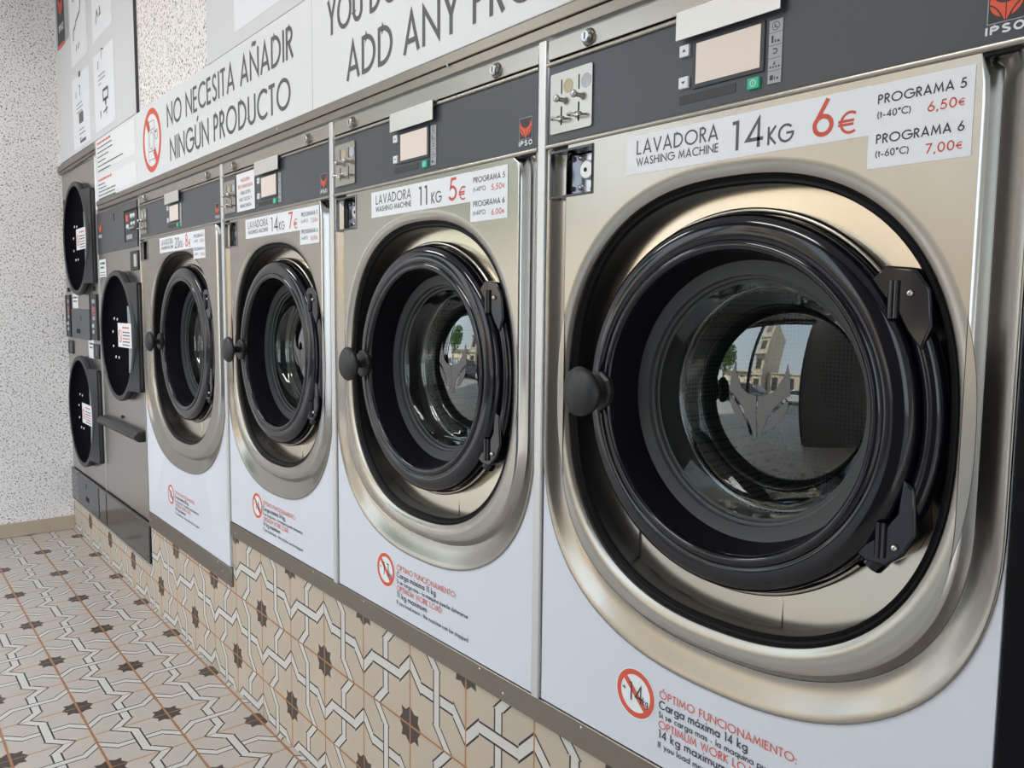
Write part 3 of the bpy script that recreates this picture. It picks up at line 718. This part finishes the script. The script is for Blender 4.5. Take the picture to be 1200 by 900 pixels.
    if notice:
        nb = MB().rect(X+.1195, X+.2520, 1.484, 1.590, .0008).build('notice_sheet', paper_m, cp, label='white notice sheet with red and black lettering')
        k_ = MB(); rd = MB(); m0 = X+.1858
        textc(rd, 'MÁQUINA', m0, 1.5655, .0098, .068, y=.0004, w=.13); textc(rd, 'RECOMENDADA', m0, 1.5475, .0098, .108, y=.0004, w=.13)
        textc(k_, 'PARA ROPA', m0, 1.5295, .0098, .074, y=.0004, w=.13); textc(k_, 'MUY SUCIA Y', m0, 1.5115, .0098, .090, y=.0004, w=.13); textc(k_, 'MANCHADA', m0, 1.4935, .0098, .084, y=.0004, w=.13)
        k_.build('black_print', ink_m, nb); rd.build('red_print', red_m, nb)
    return t
def thing_part(name, parent, at):
    o = bpy.data.objects.new(name, None); COL.objects.link(o); o.parent = parent
    p = ORG[parent.name]; o.location = (at[0]-p[0], at[1]-p[1], at[2]-p[2]); ORG[o.name] = at; o.empty_display_size = .05
    return o

GW = 'coin washing machines in a row on the tiled plinth'
D12, D23, D34 = -1.4405, -.7305, 0.
washer(D34, .710, .547, '14', '6', '6,50', '7,00', 'nearest and largest washing machine, its price label reading 14KG 6€')
washer(D23, .7305, .547, '11', '5', '5,50', '6,00', 'washing machine priced 11KG 5€, second nearest in the row', ntx=.2825, nint=.237)
washer(D12, .710, .547, '14', '7', '7,50', '8,00', 'washing machine priced 14KG 7€ with a white notice sheet on its panel', notice=True, ntx=.2725, nint=.231)
washer(-2.3445, .904, .396, '20', '8', '8,50', '9,00', 'wide washing machine priced 20KG 8€ beside the dark dryers, standing lower', big=True, ntx=.365, nint=.317, ntz=-.119)
for o in list(COL.objects):
    if o.name.startswith('washing_machine'): o['group'] = GW
# cover strips between neighbouring machines
for x, zb, lab in ((D34, .549, 'pale vertical cover strip between the 5€ and the 6€ washing machines'),
                   (D23, .549, 'pale vertical cover strip between the 7€ and the 5€ washing machines'),
                   (D12, .549, 'pale vertical cover strip between the 8€ and the 7€ washing machines')):
    o = MB().box(x-.0095, x+.0085, -.0010, .0060, zb, 1.6365).build('cover_strip', stripm, None, bevel=.002)
    tag(o, lab, 'cover strip', 'cover strips between the machines')
o = MB().box(.7015, .7385, .002, .03, .549, 1.6365).build('gap_shade_strip', rubber, None, bevel=.002)  # black strip put in for the shade of the open gap
tag(o, 'black stand-in strip for the shade in the gap right of the nearest washing machine', 'stand-in strip')

# ================================================================== DRYERS
YD = .016
def dryer_door(parent, cx, cz, R, xr, sticker=True, ystick=0):
    D = thing_part('door', parent, (cx, YD, cz)); yF = -.022; sR = R
    MB().lathe([(R*.985, YD+.004), (R*.985, .004), (R*.965, .003), (R*.965, -.001), (R*1.0, -.003), (R, -.017), (R*.985, yF), (R*.925, yF-.001), (R*.917, yF+.003)], cx, cz, 96).build('door_ring', dry_dark, D, smooth=40)
    # hinge side: wedge that fills the corner between ring and straight edge
    k = 14; a0 = 52; arc = [(cx+R*.955*cos(radians(a)), cz+R*.955*sin(radians(a))) for a in [a0-2*a0*i/k for i in range(k+1)]]
    mb = MB(); zt, zb = arc[0][1]+.012, arc[-1][1]-.012
    fr_ = [(arc[0][0]-.012, -.024, zt)]+[(x, -.024, z) for x, z in arc]+[(arc[-1][0]-.012, -.024, zb)]
    bk = [(xr, -.004, zt)]+[(xr, -.004, z) for x, z in arc]+[(xr, -.004, zb)]
    n = len(fr_)
    vs_ = fr_+bk+[(p[0], YD, p[2]) for p in fr_]+[(p[0], YD, p[2]) for p in bk]
    fs = [(i, i+1, n+i+1, n+i) for i in range(n-1)]+[(n+i, n+i+1, 3*n+i+1, 3*n+i) for i in range(n-1)]
    fs += [(0, n, 3*n, 2*n), (n-1, 2*n-1, 4*n-1, 3*n-1)]
    mb.add(vs_, fs); mb.build('hinge_wedge', dry_dark, D, smooth=25)
    MB().box(xr-.004, xr+.018, .001, YD, zb+.01, zt-.01).build('hinge_rail', black_m, D, bevel=.002)
    g = MB().lathe([(R*.920, yF+.0025), (R*.90, .0), (R*.80, .010), (R*.6, .0135), (R*.3, .0145), (0, .015)], cx, cz, 64).build('door_glass', dry_shade, D, smooth=60)  # matt black shell painted as the shaded interior, no clear pane
    for (bx, bz) in ((-.60, .02), (-.40, .01), (-.66, -.20), (-.66, -.44), (-.52, -.62), (-.32, -.62)):
        rr = hypot(bx, bz); 
        MB().ball((cx+bx*R*.95, .0085 if rr > .62 else .0115, cz+(bz+.25)*R*.95), .0075, sy=.5).build('bolt', chrome, g)
    # pale lint mesh showing at the hinge side of the glass
    lm = [(cx+.088, cz+.125), (cx+.094, cz+.06), (cx+.096, cz-.06), (cx+.088, cz-.15), (cx+.150, cz-.15), (cx+.200, cz-.06), (cx+.200, cz+.06), (cx+.150, cz+.125)]
    MB().flat(lm, .0035).build('lint_mesh', lint_m, g)
    if sticker:
        x0, x1, z0, z1 = cx-.005, cx+.205, cz-.045+ystick, cz+.055+ystick
        st = MB().rect(x0, x1, z0, z1, -.012).build('warning_sticker', paper_m, D, label='white warning sticker with red prohibition sign')
        q = MB(); prohibition(q, x0+.035, (z0+z1)/2-.004, .027, -.0124); b_ = MB()
        scribble(q, x0+.075, x0+.18, z1-.022, .012, -.0124, 3); 
        for j in range(5): scribble(b_ if j != 2 else q, x0+.075, x0+.185, z1-.040-.013*j, .009, -.0124, j)
        q.build('red_print', red_m, st); b_.build('black_print', ink2_m, st)
# --- single tumble dryer
xa2, xb2 = -3.078, -2.395
t2 = thing('tumble_dryer', ((xa2+xb2)/2, YD, .345), 'single drum tumble dryer beside the 20KG washing machine', 'dryer')
MB().box(xa2, xb2, YD, .70, .345, 1.652).build('cabinet', dry_steel, t2, bevel=.003)
x0, z0 = P(-2.998, 1.4445, YD); x1, z1 = P(-2.352, 1.623, YD)
p2 = MB().box(x0, x1+.004, .012, YD+.001, z0, z1).build('control_panel', dark_m, t2, bevel=.001)
x0, z0 = P(-2.543, 1.470, .012); x1, z1 = P(-2.353, 1.596, .012)
cu2 = MB().box(x0, x1, .0105, .0125, z0, z1).build('control_unit', ctrl_m, p2)
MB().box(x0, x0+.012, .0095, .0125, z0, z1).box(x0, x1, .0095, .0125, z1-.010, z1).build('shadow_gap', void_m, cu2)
MB().rect(x0+.026, x0+.062, z0+.082, z0+.108, .0100).build('red_button', emb_red, cu2)
MB().rect(x0+.028, x0+.068, z0+.055, z0+.070, .0100).build('display', button_m, cu2)
MB().rect(x0+.030, x0+.115, z0+.010, z0+.028, .0100).build('name_strip', icons_m, cu2)
for k in range(2):
    MB().ball((x0+.118+.036*k, .009, z0+.098), .011, sy=.6).ball((x0+.118+.036*k, .009, z0+.068), .009, sy=.6).build('coin_lever', flapm, cu2)
MB().tube([(x0+.085, .006, z0+.05), (x0+.17, .006, z0+.052)], .005).build('lever_bar', chrome, cu2)
x0, z0 = P(-2.985, 1.515, .011)
e = MB(); emblem(e, x0+.030, z0+.070, .029, .048, .0105); e.build('horned_head', emb_red, p2)
e = MB(); ipso(e, x0+.002, z0, .013, .056, .0105); e.build('lettering', emb_wht, p2)
x0, z0 = P(-2.72, 1.585, .011); MB().rect(x0, x0+.014, z0-.014, z0+.018, .0113).build('keyhole', void_m, p2)
x0, z0 = P(-2.456, 1.354, YD); x1, z1 = P(-2.343, 1.430, YD)
c2 = MB().box(x0, x1, .010, YD+.002, z0, z1).build('coin_cup', black_m, t2, bevel=.002); MB().box(x0+.060, x1-.016, .008, .012, z0+.014, z1-.014).build('cup_lock', flapm, c2)
x0, z0 = P(-2.990, 1.338, YD); x1, z1 = P(-2.868, 1.4185, YD)
s2 = MB().rect(x0, x1, z0, z1, YD-.0015).build('price_sticker', paper_m, t2); b_ = MB()
scribble(b_, x0+.018, x1-.02, z1-.022, .016, YD-.002, 1); scribble(b_, x0+.022, x1-.03, z1-.040, .014, YD-.002, 2)
for j in range(3): scribble(b_, x0+.014, x1-.014, z1-.060-.011*j, .006, YD-.002, j+5)
b_.build('black_print', ink2_m, s2)
dryer_door(t2, -2.655, 1.088, .274, -2.385)
x0, z0 = P(-3.135, .668, 0); x1, z1 = P(-2.350, .700, 0)
hd = MB().add([(x, y, z) for x in (xa2+.045, xb2-.004) for (y, z) in ((.016, z1+.012), (-.012, z1+.010), (-.028, z1-.004), (-.028, z0+.016), (-.010, z0), (.016, z0))], [(0,1,7,6),(1,2,8,7),(2,3,9,8),(3,4,10,9),(4,5,11,10),(5,4,3,2,1,0),(6,7,8,9,10,11)])
hd.build('lint_drawer_handle', dry_dark, t2, bevel=.003, label='long dark grip bar below the drum door')
MB().lathe([(0, .008), (.007, .008), (.007, YD)], -2.74, z1+.034, 12).build('lock', black_m, t2)
# --- stacked double dryer
xa1, xb1 = XL+.004, -3.080
t1 = thing('stack_dryer', ((xa1+xb1)/2, YD, .345), 'stacked dryer with two round drums in the corner by the speckled wall', 'dryer')
MB().box(xa1, xb1, YD, .70, .345, 1.893).build('cabinet', dry_steel, t1, bevel=.003)
MB().box(xb1-.006, xb1-.001, YD-.004, YD+.01, .345, 1.893).build('edge_trim', stripm, t1)
dryer_door(t1, -3.385, 1.537, .272, -3.112, ystick=-.01)
dryer_door(t1, -3.405, .690, .278, -3.112, ystick=-.01)
for (u0_, u1_, v0_, v1_) in ((-3.752, -3.625, 1.053, 1.269), (-3.192, -3.045, 1.054, 1.267)):
    x0, z0 = P(u0_, v0_, YD); x1, z1 = P(u1_, v1_, YD)
    x0 = max(x0, xa1+.003); x1 = min(x1, xb1-.004)
    q = MB().box(x0, x1, .010, YD+.001, z0, z1).build('control_unit', ctrl_m, t1, bevel=.001)
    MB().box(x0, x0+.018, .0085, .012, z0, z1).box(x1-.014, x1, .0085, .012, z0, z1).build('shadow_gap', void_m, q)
    w_ = x1-x0
    MB().rect(x0+w_*.32, x0+w_*.72, z1-.085, z1-.058, .0097).rect(x0+w_*.36, x0+w_*.72, z1-.098, z1-.090, .0097).build('red_button', mat('muted red', (.42, .10, .12), .5), q)
    MB().rect(x0+w_*.34, x0+w_*.70, z1-.042, z1-.025, .0097).rect(x0+w_*.36, x0+w_*.68, z1-.122, z1-.104, .0097).build('display', icons_m, q)
    MB().ball((x0+w_*.5, .009, z1-.150), .012, sy=.6).ball((x0+w_*.5, .009, z1-.178), .010, sy=.6).build('coin_lever', silv_m, q)
    MB().lathe([(0, .008), (.011, .008), (.011, YD)], (x0+x1)/2+.01, z1+.027, 14).build('lock', black_m, t1)
x0, z0 = P(-3.600, 1.050, YD); x1, z1 = P(-3.205, 1.197, YD)
q = MB().box(x0, x1, .009, YD+.001, z0, z1).build('coin_box_door', basep_m, t1, bevel=.0015)
MB().rect((x0+x1)/2+.015, (x0+x1)/2+.028, z1-.058, z1-.035, .0085).rect(x0+.11, x0+.20, z0+.028, z0+.050, .0085).build('keyhole', void_m, q)
for (u0_, u1_, v0_, v1_) in ((-3.72, -3.605, .967, 1.035), (-3.152, -3.043, .969, 1.037)):
    x0, z0 = P(u0_, v0_, YD); x1, z1 = P(u1_, v1_, YD); x1 = min(x1, xb1-.008)
    q = MB().box(x0, x1, .010, YD+.002, z0, z1).build('coin_cup', black_m, t1, bevel=.002)
    MB().box(x0+.055, x1-.012, .0085, .012, z0+.012, z1-.012).build('cup_lock', dark_m, q)
for (u0_, u1_, v0_, v1_) in ((-3.592, -3.455, 1.202, 1.272), (-3.265, -3.150, .965, 1.052)):
    x0, z0 = P(u0_, v0_, YD); x1, z1 = P(u1_, v1_, YD)
    s2 = MB().rect(x0, x1, z0, z1, YD-.0015).build('price_sticker', paper_m, t1); b_ = MB()
    scribble(b_, x0+.018, x1-.02, z1-.022, .014, YD-.002, 1); scribble(b_, x0+.022, x1-.03, z1-.040, .012, YD-.002, 2)
    b_.build('black_print', ink2_m, s2)
e = MB(); emblem(e, xa1+.055, 1.752, .030, .05, YD-.0012)
eb = MB().rect(xa1+.010, xa1+.100, 1.66, 1.765, YD-.0006).build('emblem', emb_blk, t1); e.build('horned_head', emb_red, eb)
e = MB(); ipso(e, xa1+.018, 1.672, .014, .075, YD-.0012); e.build('lettering', emb_wht, eb)
# --- low plinth cabinet in front of the dryers' feet
pbx = MB().box(XL+.004, -2.3555, .005, .70, .179, .342)
po = tag(pbx.build('dryer_plinth', base_m, None, bevel=.003), 'glossy black base cabinet under the two dryers', 'base cabinet')
ORG[po.name] = (0, 0, 0)
x0, x1 = P(-3.66, 0, 0)[0], -3.205
q = MB().box(x0, x1, .0025, .009, .186, .336).build('access_panel', basep_m, po, bevel=.001)
MB().rect(-3.48, -3.40, .222, .246, .0020).rect(-3.470, -3.452, .285, .312, .0020).build('grip_slot', void_m, q)
MB().box(-3.058, -3.054, .0035, .009, .186, .342).build('seam', void_m, po)
MB().box(-3.60, -2.3555, .0035, .009, .336, .342).build('top_rim', steel_d, po)

# ================================================================== SIGNS
def sheet_text(mb, x0, x1, z, n, dz, H, seed, y):
    for j in range(n):
        rr = random.Random(seed+j); scribble(mb, x0, x0+(x1-x0)*rr.uniform(.25, 1), z-dz*j, H, y, seed*7+j)
# Spanish board
sg = thing('wall_sign', (-1.9, .014, 1.679), 'long white wall sign reading NO NECESITA AÑADIR NINGÚN PRODUCTO', 'sign')
MB().box(-2.992, -.8245, .0, .0100, 1.6795, 1.9415).build('board', sign_m, sg, bevel=.0015)
q = MB()
text(q, 'NO NECESITA AÑADIR', -1.946, 1.8265, .0785, 1.020, w=.13)
text(q, 'NINGÚN PRODUCTO', -1.922, 1.7095, .0785, .977, w=.13)
q.build('lettering', ink2_m, sg)
q = MB(); q.lathe([(.092, -.0005), (.113, -.0005)], -2.132, 1.813, 64)
q.build('red_ring', red_m, sg)
MB().flat(circ(-2.132, 1.813, .092, 48), -.0003).build('ring_field', paper_m, sg)
q = MB()
d_ = Vector((-.60, .80)); e_ = Vector((-.80, -.60))
def barpt(k, w): return (-2.132+d_.x*k+e_.x*w, 1.813+d_.y*k+e_.y*w)
q.flat([barpt(.093, .0145), barpt(.045, .0145), barpt(.045, -.0145), barpt(.093, -.0145)], -.0006); q.flat([barpt(-.045, .0145), barpt(-.093, .0145), barpt(-.093, -.0145), barpt(-.045, -.0145)], -.0006)
q.flat([(-2.105, 1.843), (-2.062, 1.835), (-2.082, 1.832)], -.0006)
q.build('red_bar', red_m, sg)
q = MB(); wl = .0022
for pts in ([(-2.172,1.745),(-2.172,1.880),(-2.098,1.880),(-2.098,1.745),(-2.172,1.745)], [(-2.172,1.850),(-2.098,1.850)], [(-2.172,1.775),(-2.098,1.775)], AR(-2.135,1.812,.026,.030,0,360,28), [(-2.166,1.738),(-2.155,1.738)], [(-2.118,1.738),(-2.106,1.738)], [(-2.100,1.838),(-2.062,1.842),(-2.060,1.815),(-2.082,1.808),(-2.100,1.838)]):
    ribbon(q, pts, wl, -.0008)
q.build('machine_drawing', ink2_m, sg)
for (z0, z1, hd_, sd) in ((1.800, 1.930, 1, 11), (1.692, 1.772, 1, 31)):
    o = MB().rect(-2.957, -2.345, z0, z1, -.0006).build('notice_sheet', paper_m, sg)
    r_ = MB(); scribble(r_, -2.952, -2.72, z1-.013, .014, -.0011, sd); r_.build('red_print', red_m, o)
    b_ = MB(); sheet_text(b_, -2.952, -2.52, z1-.031, 6 if z0 > 1.75 else 5, .0152 if z0 < 1.75 else .0195, .008, sd, -.0011); b_.build('black_print', ink_m, o)
# English board
sg = thing('wall_sign', (-.05, .014, 1.679), 'white wall sign whose large English words begin YOU and ADD ANY', 'sign')
MB().box(-.8225, .74, .0, .0100, 1.6795, 1.9415).build('board', sign_m, sg, bevel=.0015)
q = MB()
k = (-.187+.652)/(twidth('ADD ANY ')+GAP)
text(q, 'ADD ANY PRODUCT', -.652, 1.7105, .0785, sx=k, w=.13)
k2 = (-.548+.740)/(twidth('YOU ')+GAP)
text(q, "YOU DON'T NEED TO", -.740, 1.8265, .0785, sx=k2, w=.13)
q.build('lettering', ink2_m, sg)
# instruction board over the dryers
sg = thing('instruction_board', (-3.03, .014, 1.944), 'pale instruction board with four white sheets above the dryers', 'sign')
MB().box(-3.755, -2.318, .0, .0100, 1.944, 3.0).build('board', board_m, sg, bevel=.0015)
MB().box(-2.3210, -2.3170, -.0006, .0100, 1.944, 3.0).build('edge_strip', dark_m, sg)
for (x0, x1, z0, z1, sd) in ((-3.402, -3.068, 2.345, 2.90, 1), (-2.966, -2.630, 2.355, 2.90, 2), (-3.414, -3.058, 1.962, 2.288, 3), (-2.970, -2.620, 1.972, 2.294, 4)):
    o = MB().rect(x0, x1, z0, z1, -.0006).build('instruction_sheet', label_m, sg); b_ = MB(); xm = (x0+x1)/2; y = -.0012
    if sd == 1:
        for pts in ([(xm-.10,2.50),(xm-.06,2.51),(xm-.04,2.53),(xm+.04,2.555),(xm+.06,2.60)], [(xm-.10,2.50),(xm-.10,2.455)], [(xm-.05,2.40),(xm-.04,2.425)], [(xm-.01,2.40),(xm+.01,2.425)]): ribbon(b_, pts, .012, y)
        r_ = MB(); scribble(r_, xm-.11, xm+.09, 2.665, .014, y, 2); scribble(r_, xm-.10, xm+.06, 2.63, .014, y, 4); r_.build('red_print', red_m, o)
    if sd == 2:
        ribbon(b_, AR(xm-.06, 2.66, .045, .075, 0, 360, 20), .010, y); ribbon(b_, [(xm-.10,2.42),(xm-.08,2.47),(xm-.06,2.44)], .009, y); ribbon(b_, [(xm-.03,2.475),(xm-.02,2.445),(xm-.04,2.44)], .012, y)
    if sd == 3:
        b_.rect(xm-.03, xm+.01, 2.275, 2.30, y); ribbon(b_, [(xm-.09,2.19),(xm-.09,2.22)], .008, y); ribbon(b_, [(xm-.01,2.19),(xm-.01,2.235),(xm-.03,2.235)], .008, y)
        sheet_text(b_, xm-.09, xm+.10, 2.155, 3, .018, .007, 9, y); b_.rect(xm-.05, xm+.04, 2.065, 2.115, y) ; sheet_text(b_, xm-.05, xm+.08, 2.035, 3, .02, .007, 19, y); b_.rect(xm-.04, xm+.08, 1.975, 1.990, y)
    if sd == 4:
        ribbon(b_, [(xm-.09,2.225),(xm-.09,2.26)], .008, y); ribbon(b_, [(xm-.03,2.26),(xm-.03,2.30),(xm+.01,2.29)], .006, y); sheet_text(b_, xm-.09, xm+.08, 2.195, 3, .018, .007, 29, y)
        ribbon(b_, [(xm-.02,2.085),(xm+.06,2.085),(xm+.06,2.125),(xm-.02,2.125),(xm-.02,2.085)], .012, y); b_.rect(xm+.01, xm+.03, 2.06, 2.085, y)
        ribbon(b_, [(xm-.07,2.02),(xm-.07,2.05)], .010, y); ribbon(b_, [(xm-.02,2.035),(xm+.05,2.045)], .008, y); ribbon(b_, [(xm+.03,2.02),(xm+.03,2.055)], .008, y)
    b_.build('print', emb_gry if sd in (3,) else ink2_m, o)
o = MB().rect(-3.725, -3.430, 2.50, 2.90, -.0004).build('grey_band', icons_m, sg)
o = MB().rect(-3.690, -3.522, 2.508, 2.90, -.0010).build('emblem', emb_blk, sg)
e = MB(); emblem(e, -3.603, 2.755, .055, .115, -.0015); e.rect(-3.690, -3.522, 2.494, 2.512, -.0015); e.build('horned_head', emb_red, o)
e = MB(); ipso(e, -3.655, 2.572, .030, .11, -.0015); e.build('lettering', emb_wht, o)
MB().rect(-3.06, -2.985, 2.56, 2.90, -.0004).build('grey_band', icons_m, sg)
# board above the long signs
sg = thing('poster_board', (-.4, .014, 1.945), 'pale grey board with a white poster above the long wall signs', 'board')
MB().box(-1.546, .70, .003, .0100, 1.9455, 2.95).build('board', board_m, sg, bevel=.0015)
MB().rect(-1.317, .50, 1.983, 2.80, .0024).build('poster', label_m, sg)
# small screws in the rails
for nm, lst, y, r in (('trim_1', [(-2.30, 1.667), (-1.445, 1.648), (-1.02, 1.667), (-.26, 1.657), (-2.87, 1.648)], -.0042, .0028),
                      ('trim_2', [(-1.30, .541), (-.86, .541), (-.60, .541), (-.16, .541), (.11, .541), (-.09, .520), (-1.40, .520)], .0035, .0030),
                      ('trim_3', [(-2.25, .389), (-1.56, .389), (-1.52, .368), (-2.31, .368)], .0035, .0034)):
    for x, z in lst:
        MB().ball((x, y, z), r, 10, 6, sy=.6).build('screw', chrome, bpy.data.objects[nm])

# ================================================================== ADDED CEILING LAMPS, unseen fill for brightness
for k, (x, y) in enumerate(((-2.6, -1.45), (-.2, -1.45))):
    lt = thing('fill_light', (x, y, ZC), ['added fill light panel, unseen, above the dryers', 'added fill light panel, unseen, above the washing machines'][k], 'light')
    MB().box(x-.6, x+.6, y-.15, y+.15, ZC-.05, ZC).build('housing', ceil_m, lt, bevel=.004)
    MB().box(x-.57, x+.57, y-.12, y+.12, ZC-.055, ZC-.05).build('diffuser', mat('lamp diffuser', (1, .96, .90), .5, emit=.8), lt)
    ld = bpy.data.lights.new('fill_lamp', 'AREA'); ld.shape = 'RECTANGLE'; ld.size = 1.1; ld.size_y = .22; ld.energy = FILL_W; ld.color = (1, .97, .93)
    lo = bpy.data.objects.new('fill_lamp', ld); COL.objects.link(lo); lo.parent = lt; lo.location = (0, 0, -.06)

# ================================================================== STREET outside the shop front
pave = mat('pavement', (.42, .40, .37), .8, var=(3, .1)); asph = mat('asphalt', (.16, .16, .17), .85, var=(4, .15))
struct('pavement', MB().box(-24, 14, YF-3.4, YF, -.2, -.03), pave)
struct('street', MB().box(-24, 14, -30, YF-3.4, -.3, -.14), asph)
stone = mat('sunlit stone', (.62, .52, .40), .8, var=(2, .1)); ivory = mat('ivory render', (.72, .64, .52), .8); shade = mat('window shade', (.06, .06, .06), .3)
def house(x0, x1, y, H, label, m1, floors):
    t = thing('apartment_building', ((x0+x1)/2, y, -.14), label, 'building')
    MB().box(x0, x1, y-8, y, -.14, H).build('walls', m1, t)
    n = max(1, int((x1-x0)/2.6)); fh = H/floors
    for f in range(floors):
        MB().box(x0-.1, x1+.1, y, y+(.9 if f % 2 else .25), f*fh-.06+fh, f*fh+.08+fh).build('ledge', ivory, t)
        for i in range(n):
            wx = x0+(i+.5)*(x1-x0)/n
            w_ = MB().box(wx-.55, wx+.55, y-.02, y+.03, f*fh+.9, f*fh+fh-.6).build('window', shade, t)
            MB().box(wx-.65, wx+.65, y+.0, y+.06, f*fh+.82, f*fh+.9).build('window_sill', ivory, w_)
    return t
house(-10.3, -8.2, -15, 12, 'tall narrow stone apartment building across the street', stone, 4)
house(-24, -10.6, -17, 3.6, 'low ivory building across the street', ivory, 2)
house(-7.9, 9, -17, 3.6, 'long low stone building facing the laundry', stone, 1)
def car(x, y, label, col):
    t = thing('car', (x, y, -.14), label, 'car'); z = -.14
    body = [(-2.1,.35),(-2.12,.72),(-1.95,.88),(-1.2,.95),(1.3,.97),(2.0,.86),(2.12,.6),(2.1,.35)]
    cab = [(-1.25,.94),(-.55,1.42),(.75,1.45),(1.45,.96)]
    pm = mat('car paint', col, .25, .3, coat=.6)
    MB().prism([(x+a, z+b) for a, b in body], y-.85, y+.85).build('body', pm, t, bevel=.06)
    cb = MB().prism([(x+a, z+b) for a, b in cab], y-.72, y+.72).build('cabin', pm, t, bevel=.05)
    for sgn in (-1, 1):
        for pts in ([(-1.05,.97),(-.5,1.36),(.05,1.38),(.05,.97)], [(.15,.97),(.15,1.38),(.72,1.39),(1.25,.98)]):
            yy = y+sgn*.722; MB().prism([(x+a, z+b) for a, b in pts], min(yy, yy+sgn*.01), max(yy, yy+sgn*.01)).build('window', shade, cb)
        for wx in (-1.35, 1.35):
            w_ = MB().lathe([(.20, sgn*.02), (.31, 0), (.33, sgn*-.03), (.33, sgn*-.18), (.2, sgn*-.2)], x+wx, z+.33, 28, cy=y+sgn*.87).build('wheel', black_m, t)
            MB().lathe([(0, sgn*.015), (.21, sgn*.015)], x+wx, z+.33, 20, cy=y+sgn*.87).build('wheel_trim', flapm, w_)
    return t
car(-4.6, YF-4.9, 'dark grey car parked across the pavement', (.07, .075, .085))
car(-9.6, YF-4.9, 'silver car parked behind the dark grey one', (.55, .56, .58))
car(-1.2, YF-9.0, 'white car parked on the far side of the street', (.75, .75, .75))
# street tree
leaf = mat('leaf green', (.13, .26, .045), .6, var=(3, .4)); bark = mat('bark', (.10, .07, .05), .9, bump=(20, .5))
tt = thing('street_tree', (-6.6, YF-3.0, -.03), 'leafy street tree at the pavement edge', 'tree')
MB().tube([(-6.6, YF-3.0, -.03), (-6.58, YF-3.0, 1.0), (-6.62, YF-2.95, 2.1), (-6.6, YF-3.0, 3.0)], [.11, .09, .07, .04], 10).build('trunk', bark, tt)
lv = MB(); rr = random.Random(3)
for i in range(1500):
    d = Vector((rr.gauss(0, 1), rr.gauss(0, 1), rr.gauss(0, 1))).normalized()*(rr.random()**.4); p = Vector((-6.6, YF-3.0, 2.75))+Vector((d.x*1.15, d.y*1.0, d.z*.95))
    a = Vector((rr.gauss(0, 1), rr.gauss(0, 1), rr.gauss(0, 1))).normalized(); b = a.orthogonal().normalized()
    L_ = .11; lv.add([p-a*L_, p+b*L_*.45, p+a*L_, p-b*L_*.45], [(0, 1, 2, 3)])
lv.build('foliage', leaf, tt, smooth=0)
